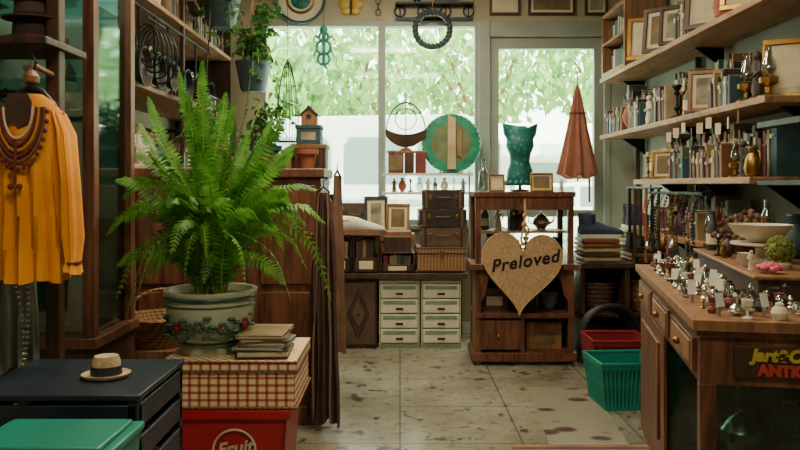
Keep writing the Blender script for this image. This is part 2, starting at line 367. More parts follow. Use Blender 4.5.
def i_teapot(x,y,z,h,rz,m=None,name='teapot'):
    b=B(name); m=m or rc([silver,cream,PAL[1],brass])
    b.lathe([(.25,0),(.22,.04),(.45,.3),(.45,.5),(.25,.75),(.06,.85),(.03,.9),(.08,.95),(.0,1)],m,sc=h,seg=18)
    b.tube([(.4*h,0,.3*h),(.65*h,0,.45*h),(.72*h,0,.75*h)],[.08*h,.05*h,.035*h],m,8); b.tube([(-.36*h,0,.65*h),(-.65*h,0,.7*h),(-.68*h,0,.4*h),(-.42*h,0,.28*h)],.035*h,m,6); return put(b,x,y,z,rz)
def i_lamp(x,y,z,h,rz,name='oil_lamp'):
    b=B(name); b.lathe([(.2,0),(.2,.03),(.06,.1),(.05,.2),(.18,.28),(.18,.38),(.07,.44)],brass,sc=h,seg=16)
    b.lathe([(.07,.44),(.14,.55),(.13,.68),(.07,.8),(.065,1)],glassw,sc=h,seg=16,cap=False); return put(b,x,y,z,rz)
def i_fig(x,y,z,h,rz,name='figurine'):
    b=B(name); m=rc([cream,brass,PAL[10],PAL[11]])
    b.lathe([(.2,0),(.2,.05),(.13,.08),(.17,.2),(.1,.5),(.14,.68),(.13,.76),(.04,.8)],m,sc=h,seg=14,sy=.7); b.sph((0,0,.88*h),.09*h,m)
    b.tube([(-.12*h,0,.72*h),(-.2*h,-.05*h,.55*h),(-.05*h,-.14*h,.48*h)],.035*h,m); b.tube([(.12*h,0,.72*h),(.22*h,-.02*h,.55*h),(.12*h,-.12*h,.45*h)],.035*h,m); return put(b,x,y,z,rz)
WID={'jug':.75,'bottle':.36,'candle':.5,'vase':.62,'bowls':1.1,'tin':1.25,'clock':1.05,'frame':.85,'teapot':1.45,'lamp':.42,'fig':.45}
FN={'jug':i_jug,'bottle':i_bottle,'candle':i_candle,'vase':i_vase,'bowls':i_bowls,'tin':i_tin,'clock':i_clock,'frame':i_frame,'teapot':i_teapot,'lamp':i_lamp,'fig':i_fig}
HS={'bowls':.14,'tin':.14,'teapot':.13,'jug':.2,'clock':.2}
def fill(yA,yB,x,z,hmax,rz,kinds,gap=.006,sc=1,bd=.15):
    y=yA
    while y<yB-.05:
        k=rc(kinds)
        if k=='books':
            w=min(ru(.2,.45),yB-y); h=min(hmax,ru(.2,.32)*sc); i_books(x,y+w/2,z,h,rz,w,d=bd); y+=w+gap
        else:
            h=min(hmax,HS.get(k,.28)*ru(.8,1.3)*sc)
            if k in('jug','vase','bowls'): h=min(h,.17/WID[k])
            w=WID[k]*h
            if y+w>yB: break
            r=rz+ru(-.2,.2); xx=x
            if k in('frame','clock'): r=rz*ru(.3,.5); xx=x-.02 if x>0 else x+.02
            if k in('tin','teapot'): r=rz
            FN[k](xx,y+w/2,z+.001,h,r); y+=w+gap+(.03 if k=='frame' else 0)
PFX='rustic_'
LK=['books','jug','bottle','vase','bowls','tin','lamp','fig','candle','teapot']
for z,hm in((2.4,.5),(1.88,.46),(1.42,.4),(1.0,.36)):
    fill(3.68,6.35,-1.83,z,hm,R(90),['books','books','tin','jug','vase','frame'],sc=1.35); fill(3.68,6.35,-1.58,z,hm*.6,R(90),LK,sc=.9)
PFX='antique_'
for z,ya,yb,hm in((2.2,3.1,5.5,.5),(1.72,3.5,6.2,.4),(1.34,3.65,5.35,.31),(.98,4.2,5.25,.28)):
    fill(ya,yb,1.93,z,hm,R(-90),['books','books','books','frame'],sc=1.3); fill(ya,yb,1.77,z,hm*.62,R(-90),['books','books','books','candle','frame','bottle','vase','jug','fig','lamp'] if z<2 else ['frame','frame','books','clock','jug'],sc=.85 if z<2 else 1.1,bd=.11)
fill(2.65,3.35,1.84,1.585,.3,R(-90),['bottle','vase','candle','lamp','books']); fill(2.65,3.35,1.84,1.32,.2,R(-90),['teapot','bowls','bottle'])
PFX=''
b=B('small_bookcase'); 
b.bx(-.16,.16,-.32,-.29,0,.52,wood_md); b.bx(-.16,.16,.29,.32,0,.52,wood_md); b.bx(-.16,.16,-.29,.29,0,.03,wood_md); b.bx(-.16,.16,-.29,.29,.49,.52,wood_md); b.bx(.14,.16,-.29,.29,.03,.49,wood_dk); b.bx(-.16,.14,-.29,.29,.26,.28,wood_md)
for zz in(.03,.28):
    a=-.28
    while a<.25:
        t=ru(.02,.04); b.bx(-.1,.1,a,a+t,zz,zz+ru(.13,.19),rc(PAL)); a+=t+.002
b.done((1.86,5.92,2.201),0,.003)
b=B('glass_display_cabinet'); x0,x1,y0,y1=-1.86,-1.2,2.9,3.35; H=2.6
b.bx(x0,x1,y0,y1,.0,.66,wood_dk); b.bx(x0-.02,x1+.02,y0-.02,y1,.66,.7,wood_red); b.bx(x0,x1,y0,y1,H,H+.08,wood_red)
for (a,c) in((x0,y0),(x1-.045,y0),(x0,y1-.05),(x1-.06,y1-.05)): b.bx(a,a+(.045 if c==y0 and a>x0 else .06),c,c+.05,.7,H,wood_red)
b.bx(x0+.06,x1-.06,y1-.02,y1-.01,.7,H,M('cabinet_backing','#8fb8ae',.4,0,.3,3,0,hx2='#d5e8de'))
b.bx(x0+.06,x1-.045,y0+.01,y0+.014,.72,H,cabglass); b.bx(x1-.03,x1-.026,y0+.05,y1-.05,.7,H,cabglass)
for z in(1.15,1.6,2.05): b.bx(x0+.06,x1-.06,y0+.05,y1-.03,z-.008,z,glassw)
b.done(bev=.004)
PFX='collectible_'
for z in(.701,1.151,1.601,2.051):
    for k,x in enumerate((-1.7,-1.56,-1.42,-1.3)):
        FN[rc(['vase','bottle','candle'])](x,3.12,z,ru(.2,.34) if k<3 else .16,0)
PFX=''
# ---------------- plants ----------------
def frond(b,pts,wid,n=34,mat=leaf):
    P=[Vector(p) for p in pts]; P=[P[0]*2-P[1]]+P+[P[-1]*2-P[-2]]
    S=[]; seg=len(P)-3
    for i in range(n+1):
        u=i/n*seg; k=min(int(u),seg-1); t=u-k; a,b1,c,d=P[k:k+4]
        S.append(.5*((2*b1)+(c-a)*t+(2*a-5*b1+4*c-d)*t*t+(3*b1-a-3*c+d)*t**3))
    b.tube(S,[.0035*(1-.7*i/n) for i in range(n+1)],stemm,4)
    vs=[];fs=[]
    out=Vector((S[-1].x-S[0].x,S[-1].y-S[0].y,0)); 
    if out.length<.05: out=Vector((ru(-1,1),-1,0))
    hz=Vector((-out.y,out.x,0)).normalized()
    tw=ru(.3,1.1)*rc([-1,1])
    for i in range(3,n+1):
        f=i/n; t=(S[i]-S[i-1]).normalized()
        side=(hz-t*hz.dot(t)).normalized(); nrm=t.cross(side)
        side=(side*math.cos(tw)+nrm*math.sin(tw)); 
        l=wid*min(1,.35+f*2.2)*(1-max(0,f-.5)/.53)**.75+.004 if f<1 else .006
        for sg in(-1,1):
            d=(side*sg+t*ru(.2,.38)+nrm*ru(-.25,.12)).normalized(); w=t*(.005+.105*l)
            o=len(vs); c=S[i]; dr=Vector((0,0,-l*.2))
            vs+= [tuple(c-w*.5),tuple(c+w*.6),tuple(c+d*l*.55+w*.7+dr*.3),tuple(c+d*l+dr+t*.004),tuple(c+d*l*.55-w*.6+dr*.3)]
            fs.append((o,o+1,o+2,o+3,o+4))
    b.add(vs,fs,mat)
b=B('potted_fern')
b.lathe([(.12,0),(.125,.02),(.115,.035),(.135,.06),(.172,.13),(.185,.2),(.18,.235),(.195,.245),(.195,.262),(.175,.262),(.165,.23),(.01,.225)],
  M('glazed_pot','#b4bfa8',.25,0,.12,5,.03),seg=36)
potg=M('pot_green_glaze','#2d5b45',.3,0,.3,20,.03)
b.torus((0,0,.235),.186,.008,potg,'z'); b.torus((0,0,.05),.13,.006,potg,'z'); b.torus((0,0,.205),.1855,.004,potg,'z')
b.lathe([(.165,.231),(.01,.24)],soil,seg=24)
for th,zz in [(-125,.12),(-92,.13),(-60,.12),(-160,.13),(-25,.13)]:
    t=R(th); rr=.172; c=Vector((rr*math.cos(t),rr*math.sin(t),zz)); tg=Vector((-math.sin(t),math.cos(t),0))
    for k in range(6):
        a=k*math.pi/3; b.sph(c+tg*.017*math.cos(a)+Vector((0,0,.017*math.sin(a))),(.011,.011,.011),maroon if int(th)%2 else potg,8,5)
    b.sph(c,.011,M('pot_red','#a8323a',.4),8,5)
    for k,(u,v) in enumerate([(-.045,.01),(.045,-.012),(-.03,-.04),(.035,.035),(.03,-.045)]): b.sph(c*1.0+tg*u+Vector((0,0,v)),(.02,.02,.008),potg,8,5)
tips=[(-.03,-.02,.98,0),(.04,.1,.86,0),(-.15,.05,.95,0),(-.23,-.1,.82,0),(.18,-.05,.93,0),(.24,.12,.76,.02),(.32,0,.78,.0),(.36,-.1,.6,.03),(.44,.05,.44,.1),(.48,.0,.3,.14),(.51,-.02,-.02,.28),(.42,-.12,.12,.16),(.33,.15,.64,.03),
(-.3,0,.72,.02),(-.35,.1,.6,.06),(-.38,-.05,.48,.08),(-.39,-.12,.26,.14),(-.3,-.16,-.08,.26),(-.22,-.24,.05,.18),(-.39,.08,.3,.14),(-.27,.15,.72,.02),(-.1,-.22,.5,.05),(.04,-.25,.5,.05),(.14,-.24,.4,.07),(.24,-.2,.32,.09),(-.08,-.28,.2,.15),(.06,-.3,.18,.14),(.2,-.26,.08,.16),(-.08,.16,.8,0),(.12,.2,.7,0),(-.25,-.05,.6,.03),(.33,-.05,.42,.07),(-.18,-.15,.66,.02),(.2,-.1,.6,.03),(.1,0,.82,0),(-.36,-.1,-.0,.22),(.36,-.15,.0,.2),(-.08,-.06,.84,0),(.12,-.08,.72,.02),(-.04,-.1,.66,.03)]
for k in range(34):
    a=ru(0,6.28); rr=ru(.14,.4); tips.append((rr*math.cos(a),rr*.7*math.sin(a),ru(.05,.62)*(1.2-rr*1.5),ru(.05,.18)))
for (dx,dy,dz,ar) in tips:
    r0=Vector((ru(-.06,.06),ru(-.05,.05),.23)); tip=Vector((dx,dy,.24+dz))
    mid=r0.lerp(tip,.5); mid.z+=ar+.06; mid.x-=dx*.12; q=r0.lerp(tip,.8); q.z+=ar*.75+.03
    q1=r0.lerp(tip,.22); q1.z+=ar*.5+.05; q1.x-=dx*.08
    frond(b,[r0,q1,mid,q,tip],ru(.046,.062),int(17+27*(tip-r0).length/.6))
b.done((-.80,3.13,.601),ang=60)
def leafy(b,pts,s,mat,n):
    vs=[];fs=[]
    for k in range(n):
        i=random.randrange(len(pts)-1); c=Vector(pts[i]).lerp(Vector(pts[i+1]),random.random())+Vector((ru(-s,s),ru(-s,s),ru(-s,s)))*.7
        e=Euler((ru(-.9,.9),ru(-.9,.9),ru(0,6.28))); o=len(vs); q=s*ru(.6,1.1)
        for u in((0,0,0),(q*.45,q*.4,0.01),(q*.35,q*.85,0),(0,q*1.3,-.02),(-q*.35,q*.85,0),(-q*.45,q*.4,.01)):
            w=Vector(u); w.rotate(e); vs.append(tuple(c+w))
        fs.append(tuple(range(o,o+6)))
    b.add(vs,fs,mat)
def hang_plant(x,y,z,n,spread,drop,up,ceil=3.2,name='hanging_planter'):
    b=B(name)
    b.lathe([(.08,0),(.1,.02),(.13,.18),(.145,.24),(.13,.24),(.12,.2),(.01,.2)],M('blue_grey_pot','#3f545e',.5),seg=24)
    for a in(0,2.1,4.2): b.tube([(.14*math.cos(a),.14*math.sin(a),.22),(.01,.0,(ceil-z)*.7),(0,0,ceil-z)],.004,rope,4)
    for k in range(n):
        a=ru(0,6.28); r=ru(.1,spread); dz=ru(-drop,up)
        pts=[(0,0,.22),(r*.6*math.cos(a),r*.6*math.sin(a),.36+max(dz,0)*.5),(r*math.cos(a),r*math.sin(a),.25+dz)]
        b.tube(pts,.003,stemm,4); leafy(b,pts,.05,leaf2,26)
    b.done((x,y,z))
hang_plant(-1.17,5.9,2.04,26,.22,.2,.5)
hang_plant(-1.28,5.3,2.42,20,.2,.45,.2)
def pot_plant(name,x,y,z,s,n=14,mat=leaf2,droop=.1,pm=terra,lf=14):
    b=B(name); b.lathe([(.3,0),(.42,.55),(.5,.56),(.5,.72),(.43,.72),(.4,.6),(.02,.58)],pm,sc=s,seg=20)
    for k in range(n):
        a=ru(0,6.28); r=ru(.1,.9)*s; h=ru(.3,1.3)*s
        pts=[(0,0,.6*s),(r*.5*math.cos(a),r*.5*math.sin(a),.7*s+h),(r*math.cos(a),r*math.sin(a),.65*s+h*.7-droop*ru(0,1))]
        b.tube(pts,.003,stemm,4); leafy(b,pts,.22*s,mat,lf)
    b.done((x,y,z))
pot_plant('potted_ivy',-.78,4.3,1.391,.19,18,droop=.05,pm=PAL[7]); pot_plant('potted_ivy',-1.1,4.25,1.391,.2,16)
b=B('terracotta_pot'); b.lathe([(.04,0),(.055,.08),(.065,.08),(.065,.11),(.055,.11),(.05,.08),(.01,.07)],terra,seg=20); b.done((-.52,4.13,1.391))
b=B('wooden_trinket_box'); b.bx(-.09,.09,-.06,.06,0,.05,wood_md); b.bx(-.095,.095,-.065,.065,.05,.075,wood_red); b.bx(-.012,.012,-.07,-.064,.035,.055,brass); b.done((-.69,4.12,1.391),0,.003)
b=B('wooden_crate_box'); b.bx(-.1,.1,-.08,.08,0,.14,wood_dk); b.bx(-.105,.105,-.085,.085,.12,.145,wood_md); b.done((-.53,4.35,1.391),0,.003)
i_tin(-.53,4.34,1.537,.11,0,.14,PAL[1]); b=B('wooden_birdhouse'); b.prism([(-.045,0),(.045,0),(.045,.06),(0,.1),(-.045,.06)],-.04,.04,wood_md); b.box((-.025,0,.083),(.085,.1,.008),wood_dk,ry=R(-42)); b.box((.025,0,.083),(.085,.1,.008),wood_dk,ry=R(42)); b.lathe([(.014,0),(.014,.004)],black,(0,-.04,.05),12,1,(R(90),0,0)); b.done((-.53,4.34,1.649))
def tray(b,w,d,h,t,m,rim=None,z=0,tp=0):
    for s in(-1,1):
        b.add([(s*(w/2-tp),-d/2+tp,z),(s*(w/2-tp),d/2-tp,z),(s*w/2,d/2,z+h),(s*w/2,-d/2,z+h),(s*(w/2-tp-t),-d/2+tp,z),(s*(w/2-tp-t),d/2-tp,z),(s*(w/2-t),d/2,z+h),(s*(w/2-t),-d/2,z+h)],[(0,1,2,3),(4,5,6,7),(0,1,5,4),(2,3,7,6),(0,3,7,4),(1,2,6,5)],m)
        b.add([(-w/2+tp,s*(d/2-tp),z),(w/2-tp,s*(d/2-tp),z),(w/2,s*d/2,z+h),(-w/2,s*d/2,z+h),(-w/2+tp,s*(d/2-tp-t),z),(w/2-tp,s*(d/2-tp-t),z),(w/2,s*(d/2-t),z+h),(-w/2,s*(d/2-t),z+h)],[(0,1,2,3),(4,5,6,7),(0,1,5,4),(2,3,7,6),(0,3,7,4),(1,2,6,5)],m)
    b.bx(-w/2+tp,w/2-tp,-d/2+tp,d/2-tp,z,z+t,m)
    if rim: b.tube([(-w/2,-d/2,z+h),(w/2,-d/2,z+h),(w/2,d/2,z+h),(-w/2,d/2,z+h)],t*1.0,rim,6,True)
b=B('red_crate'); tray(b,.44,.42,.40,.012,redp,None,0,.03)
b.bx(-.235,.235,-.225,-.205,.37,.405,redp); b.bx(-.235,.235,.205,.225,.37,.405,redp); b.bx(-.235,-.215,-.205,.205,.37,.405,redp); b.bx(.215,.235,-.205,.205,.37,.405,redp)
b.torus((.01,-.212,.24),.085,.005,cream); o=b.done((-.67,3.16,.0),0,.003)
text('Fruit',.075,cream,o,(.01,-.214,.25),(R(94),R(-8),0),.003,.001,.3); text('Cola',.045,cream,o,(.01,-.212,.2),(R(94),R(-8),0),.003,.001,.3)
b=B('plaid_wicker_hamper'); b.bx(-.26,.26,-.22,.22,.0,.15,plaid); b.bx(-.268,.268,-.228,.228,.15,.193,plaid)
for z in(.006,.15,.188): b.tube([(-.268,-.228,z),(.268,-.228,z),(.268,.228,z),(-.268,.228,z)],.006,wick,6,True)
b.done((-.68,3.17,.407),0,.004)
def bookstack(name,x,y,z,items,rz=0):
    b=B(name); zz=0
    for (w,d,h,m,r) in items:
        b.box((0,0,zz+h*.08),(w,d,h*.16),m,rz=r); b.box((0,0,zz+h*.92),(w,d,h*.16),m,rz=r); b.box((-w/2+.003,0,zz+h/2),(.005,d,h),m,rz=r)
        b.box((.002,0,zz+h/2),(w-.012,d-.008,h*.7),paper,rz=r); zz+=h
    return b.done((x,y,z),rz)
bookstack('magazine_stack',-.56,3.09,.6065,[(.21,.26,.03,PAL[11],.05),(.2,.25,.016,PAL[10],-.1),(.19,.24,.016,PAL[6],.02),(.2,.24,.014,PAL[5],.12),(.19,.25,.014,PAL[2],-.04)])
b=B('wicker_basket'); b.lathe([(.13,0),(.17,.1),(.18,.14),(.165,.14),(.15,.1),(.01,.02)],wick,seg=28); b.torus((0,0,.14),.173,.01,wick,'z'); b.tube(arc((0,0,.14),.17,0,180,14,sz=.8),.008,wick); b.done((-1.2,3.72,.501),R(30))
slab_b=B('wooden_stool'); slab_b.bx(-.2,.2,-.17,.17,.46,.5,wood_md)
for sx in(-1,1):
    for sy in(-1,1): slab_b.tube([(sx*.15,sy*.12,.46),(sx*.18,sy*.15,0)],.018,wood_md,8)
slab_b.tube([(-.17,-.13,.2),(.17,-.13,.2)],.01,wood_md); slab_b.done((-1.2,3.72,0))
def crate(name,w,d,h,m,loc,rz=0,n=4):
    b=B(name)
    for sx in(-1,1):
        for sy in(-1,1): b.box((sx*(w/2-.015),sy*(d/2-.015),h/2),(.03,.03,h),m)
    for k in range(n):
        z=h*(k+.5)/n; hh=h/n*.72
        b.box((0,-d/2+.006,z),(w-.01,.012,hh),m); b.box((0,d/2-.006,z),(w-.01,.012,hh),m); b.box((-w/2+.006,0,z),(.012,d-.01,hh),m); b.box((w/2-.006,0,z),(.012,d-.01,hh),m)
    b.bx(-w/2,w/2,-d/2,d/2,0,.015,m); return b,h,loc,rz
b,h,loc,rz=crate('black_crate',.46,.4,.37,blackp,(-.92,2.15,0)); b.done(loc,rz,.003)
b,h,loc,rz=crate('black_crate',.46,.4,.36,blackp,(-.92,2.15,.371)); b.box((0,0,.368),(.47,.41,.016),blackp); b.done(loc,rz,.003)
b,h,loc,rz=crate('black_crate',.42,.26,.4,blackp,(-.85,1.75,0)); b.done(loc,rz,.003)
b=B('teal_storage_box'); tray(b,.33,.24,.28,.01,teal,None,0,.02); b.bx(-.172,.172,-.127,.127,.28,.3,teal); b.bx(-.15,.15,-.105,.105,.3,.312,teal); b.bx(-.03,.03,-.14,-.127,.24,.3,teal); b.done((-.82,1.755,.4015),0,.008)
strawm=M('straw','#b5a078',.8,0,.15,60,.5)
b=B('straw_hat'); b.lathe([(.064,.004),(.068,.012),(.055,.006),(.042,.008),(.039,.045),(.033,.062),(.018,.058),(.002,.052)],strawm,seg=32,sy=.9); b.lathe([(.0442,.01),(.0415,.034)],black,seg=32,sy=.9,cap=False); b.done((-.845,2.13,.7475),.3)
b=B('garment_rack'); b.bx(-1.16,-1.115,2.42,2.465,0,2.4,wood_dk); b.bx(-1.9,-1.855,2.42,2.465,0,2.4,wood_dk)
b.tube([(-1.9,2.44,1.6),(-1.12,2.44,1.6)],.014,iron,10); b.bx(-1.9,-1.1,2.3,2.6,1.74,1.765,wood_dk); b.bx(-1.9,-1.1,2.3,2.6,2.1,2.125,wood_dk)
b.bx(-1.2,-1.08,2.3,2.58,0,.04,wood_dk); b.bx(-1.93,-1.82,2.3,2.58,0,.04,wood_dk); b.tube([(-1.137,2.42,1.66),(-1.137,2.3,1.67)],.01,wood_md,8); b.done(bev=.004)
def hat(x,y,z,r,m,band,name='felt_hat'):
    b=B(name); b.lathe([(r,.01),(r*1.02,.016),(r*.62,.008),(r*.56,.1),(r*.4,.12),(.005,.108)],m,seg=28,sy=.85); b.lathe([(r*.62,.012),(r*.6,.035)],band,seg=28,sy=.85,cap=False); b.done((x,y,z))
for i,(m,bd) in enumerate([(darkc,redp),(brownc,cream),(darkc,redp)]): hat(-1.22,2.45,1.766+i*.07,.10-.008*i,m,bd)
hat(-1.22,2.45,2.126,.1,darkc,redp); hat(-1.45,2.45,1.766,.11,brownc,cream); hat(-1.45,2.45,2.126,.11,brownc2,redp)
b=B('yellow_blouse'); seg=64
def bring(z,rx,ry,fold,k,xc=0):
    return [(xc+(rx+fold*math.sin(k*t+z*9))*math.cos(t),(ry+fold*1.1*math.sin(k*t+1+z*7))*math.sin(t),z+(.006*math.sin(5*t) if z==0 else 0)) for t in [2*math.pi*j/seg for j in range(seg)]]
b.rings([bring(0,.15,.075,.018,13),bring(.1,.145,.07,.016,13),bring(.2,.135,.066,.015,13),bring(.3,.128,.066,.012,13),bring(.38,.13,.07,.007,13),bring(.47,.135,.07,.004,9),bring(.52,.13,.055,0,9),bring(.555,.1,.04,0,9),bring(.575,.06,.035,0,9)],yellow,cap=False)
for s in(-1,1):
    P=[(s*.12,0,.525),(s*.155,0,.46),(s*.175,0,.3),(s*.185,0,.14),(s*.185,0,.06),(s*.185,0,.03)]; rr=[.032,.045,.045,.052,.036,.046]
    rs=[]
    for (px,py,pz),r in zip(P,rr):
        rs.append([(px+(r*.62+.004*math.sin(7*t))*math.cos(t),(r+.008*math.sin(7*t+1))*math.sin(t),pz+ (-s*.012*math.cos(t))) for t in [2*math.pi*j/28 for j in range(28)]])
    b.rings(rs,yellow,cap=False); b.torus((P[-1][0],0,.055),.036,.005,maroon,'z',sx=.7,sz=1.0)
def yz(x,z): return -.066-.014*(1-min(1,abs(x)/.13))
for r,dz,m,th in((.07,0,cream,.004),(.085,0,maroon,.006),(.098,0,M('gold_thread','#c48a2c',.6),.006),(.111,0,maroon,.007),(.123,0,brownc2,.005)):
    pts=[(r*.92*math.cos(R(t)),yz(r*math.cos(R(t)),0),.53+1.35*r*math.sin(R(t))) for t in range(180,361,9)]
    b.tube(pts,th,m,6)
for t in range(185,360,9):
    r=.135; b.sph((r*.92*math.cos(R(t)),yz(r*math.cos(R(t)),0)-.002,.53+1.4*r*math.sin(R(t))),.008,maroon,8,5)
b.tube([(0,-.085,.42),(0,-.088,.3)],.006,maroon)
for s in(-1,1): b.sph((s*.02,-.088,.29),.01,maroon,8,5)
b.prism([(-.06,.545),(-.05,.49),(0,.462),(.05,.49),(.06,.545),(.04,.572),(-.04,.572)],-.073,-.07,brownc)
b.tube([(-.11,0,.535),(-.05,0,.585),(0,0,.6),(.05,0,.585),(.11,0,.535)],.01,black,8); b.tube([(0,0,.6),(0,0,.64),(.015,0,.66),(.02,0,.68),(0,0,.7),(-.015,0,.69)],.004,iron,6)
b.lathe([(.012,0),(.028,.012),(.03,.03),(.018,.045),(.008,.055)],wood_md,(0,-.0,.602),16)
o=b.done((-1.145,2.3,1.005),R(-4)); o.scale=(.72,1,1)
def drape(name,w0,w1,H,m,loc,rz=0,k=5,amp=.03,m2=None,mirror=0,thick=.006):
    b=B(name); n=60; rs=[]
    for i in range(13):
        f=i/12; w=w0+(w1-w0)*f**.6; a=amp*(.4+.6*f)
        fr=[( (j/(n-1)-.5)*w+.004*math.sin(i*.9+j*.3), a*math.sin(j/(n-1)*k*2*math.pi+.5*math.sin(i*.5))+a*.3*math.sin(j*.9), H*(1-f)+(.02*math.sin(j*.2) if i==12 else 0)) for j in range(n)]
        bk=[(x,y+thick,z) for x,y,z in reversed(fr)]
        rs.append(fr+bk)
    b.rings(rs,m)
    if m2:
        for q in range(3):
            j=int(n*(.2+.28*q)); b.tube([(r[j][0],r[j][1]-.004,r[j][2]) for r in rs],.006,m2,5)
    b.tube([(-w0/2,.005,H),(0,.005,H+.03),(w0/2,.005,H)],.006,black); b.tube([(0,.005,H+.03),(0,.005,H+.06),(.02,.01,H+.07)],.003,iron)
    return b.done(loc,rz,ang=70)
drape('grey_dress',.18,.26,.87,grey,(-1.32,2.44,.68),0,6,.02)
drape('striped_jacket',.14,.2,.8,darkc,(-1.62,2.44,.74),0,4,.02,grey)
b=B('silver_necklace'); 
for k in range(26):
    t=k/25; b.sph((-.02+.04*math.sin(t*3.1),0,-.45*t),.0065,silver,8,5)
for k in range(26):
    t=k/25; b.sph((.03+.02*math.sin(t*3.1)-.04*t,0,-.45*t),.0065,silver,8,5)
b.done((-1.22,2.36,1.03))
drape('long_brown_coat',.07,.18,1.2,brownc,(-.40,3.86,.06),R(-10),5,.028,brownc2)
drape('brown_scarf',.05,.09,.95,brownc2,(-.335,4.0,.4),R(60),3,.02)
# ---------------- back centre ----------------
b=B('plank_table'); b.bx(-.64,.53,5.84,6.4,.56,.6,wood_dk); b.bx(-.64,-.6,5.86,6.38,0,.56,wood_dk); b.bx(.49,.53,6.3,6.38,0,.56,wood_dk); b.done(bev=.003)
def drawers(x0,x1,y0,y1,h,n):
    b=B('drawer_cabinet'); cm=M('aged_cream_paint','#cbc9ae',.6,0,.12,9,.05); gm=M('sage_label','#748773',.6,0,.2,12,.05)
    b.bx(x0,x1,y0,y1,0.02,h,cm); b.bx(x0-.006,x1+.006,y0-.01,y1,h-.02,h,gm); b.bx(x0-.004,x1+.004,y0-.006,y1,0,.03,gm)
    for i in range(n):
        za=.045+i*(h-.08)/n; zb=za+(h-.08)/n-.012
        b.bx(x0+.008,x1-.008,y0-.004,y0,za-.01,zb+.008,gm)
        b.bx(x0+.015,x1-.015,y0-.014,y0,za,zb,cm); b.bx(x0+.03,x1-.03,y0-.017,y0-.013,zb-.04,zb-.012,gm)
        b.bx((x0+x1)/2-.03,(x0+x1)/2+.03,y0-.024,y0-.014,za+.025,za+.04,iron)
    b.done(bev=.003)
drawers(-.165,.155,5.9,6.3,.556,4); drawers(.17,.485,5.9,6.3,.556,4)
b=B('carved_side_cabinet'); b.bx(-.47,-.185,5.9,6.3,0,.556,wood_dk); b.bx(-.455,-.2,5.885,5.9,.03,.53,leather2)
b.prism([(-.33,.08),(-.24,.28),(-.33,.48),(-.42,.28)],5.876,5.886,wood_dk); b.prism([(-.33,.16),(-.275,.28),(-.33,.4),(-.385,.28)],5.868,5.878,leather2); b.sph((-.33,5.866,.28),.014,brass); b.done(bev=.004)
def suitcase(w,d,h,m,loc,rz=0,name='vintage_suitcase'):
    b=B(name); b.bx(-w/2,w/2,-d/2,d/2,0,h*.6,m); b.bx(-w/2,w/2,-d/2,d/2,h*.62,h,m)
    b.bx(-w/2-.002,w/2+.002,-d/2-.002,d/2+.002,h*.59,h*.63,leather)
    for sx in(-1,1):
        b.box((sx*w*.3,-d/2-.005,h*.6),(.022,.01,h*.26),brass)
        b.box((sx*w*.4,0,h/2),(.02,d+.006,h+.004),leather2 if m is leather else leather)
        for sz in(.08,.92): b.sph((sx*(w/2-.015),-d/2+.01,h*sz),.014,brass,8,5)
    b.tube([(-.05,-d/2,h*.6),(-.05,-d/2-.03,h*.6),(.05,-d/2-.03,h*.6),(.05,-d/2,h*.6)],.006,leather2); b.done(loc,rz,.008)
b=B('wicker_hamper'); b.bx(-.19,.19,-.17,.17,0,.15,wick); b.bx(-.195,.195,-.175,.175,.15,.19,wick); b.box((0,-.18,.14),(.03,.008,.05),leather2)
for z in(.01,.15,.19): b.tube([(-.195,-.175,z),(.195,-.175,z),(.195,.175,z),(-.195,.175,z)],.006,wickd,6,True)
b.done((.33,6.07,.608))
suitcase(.36,.32,.15,leather2,(.35,6.08,.806)); suitcase(.38,.32,.14,leather,(.34,6.08,.962),.03); suitcase(.34,.3,.15,leather,(.35,6.08,1.11),-.02)
suitcase(.34,.12,.24,leather2,(-.38,6.33,.908)); 
def bookbox(x0,x1,y,z,h,name='book_box',m=leather2):
    b=B(name); w=x1-x0; tray(b,w,.3,h*.4,.012,m)
    a=-w/2+.018
    while a<w/2-.045:
        t=ru(.02,.035); b.bx(a,a+t,-.12,.1,.014,h*ru(.8,.96),rc([PAL[0],PAL[1],PAL[3],PAL[6],PAL[7],PAL[11],PAL[2],PAL[9]])); a+=t+.001
    b.bx(-w*.28,w*.28,-.154,-.15,h*.1,h*.32,paper); b.bx(-w/2,w/2,-.15,.15,h*.965,h,m)
    for s in(-1,1): b.bx(s*(w/2)-.006,s*(w/2)+.006,-.15,.15,0,h*.97,m)
    b.done(((x0+x1)/2,y,z),0,.002)
bookbox(-.6,-.39,6.02,.602,.3,m=leather); bookbox(-.37,-.17,6.02,.602,.3,m=wood_dk); bookbox(-.15,.11,6.04,.602,.16,m=wood_dk); 
b=B('letter_rack'); b.bx(-.12,.12,-.1,.1,0,.012,wood_dk)
for k in range(5): b.box((0,-.08+.04*k,.06+.006*k),(.22,.012,.11+.012*k),[wood_dk,PAL[2],PAL[6],wood_md,paper][k])
b.done((-.02,6.04,.764))
b=B('wooden_apple_crate')
for k in range(4):
    z=.03+.075*k; b.bx(-.14,.14,-.09,-.08,z-.028,z+.028,wood_md); b.bx(-.14,.14,.08,.09,z-.028,z+.028,wood_md)
for s in(-1,1): b.bx(s*.13-.01,s*.13+.01,-.08,.08,0,.29,wood_md)
b.bx(-.12,.12,-.08,.08,0,.01,wood_md)
for k in range(6): b.bx(-.11+.036*k,-.08+.036*k,-.06,.06,.012,.30+.02*(k%3),rc(PAL))
b.done((-.02,6.28,.602))
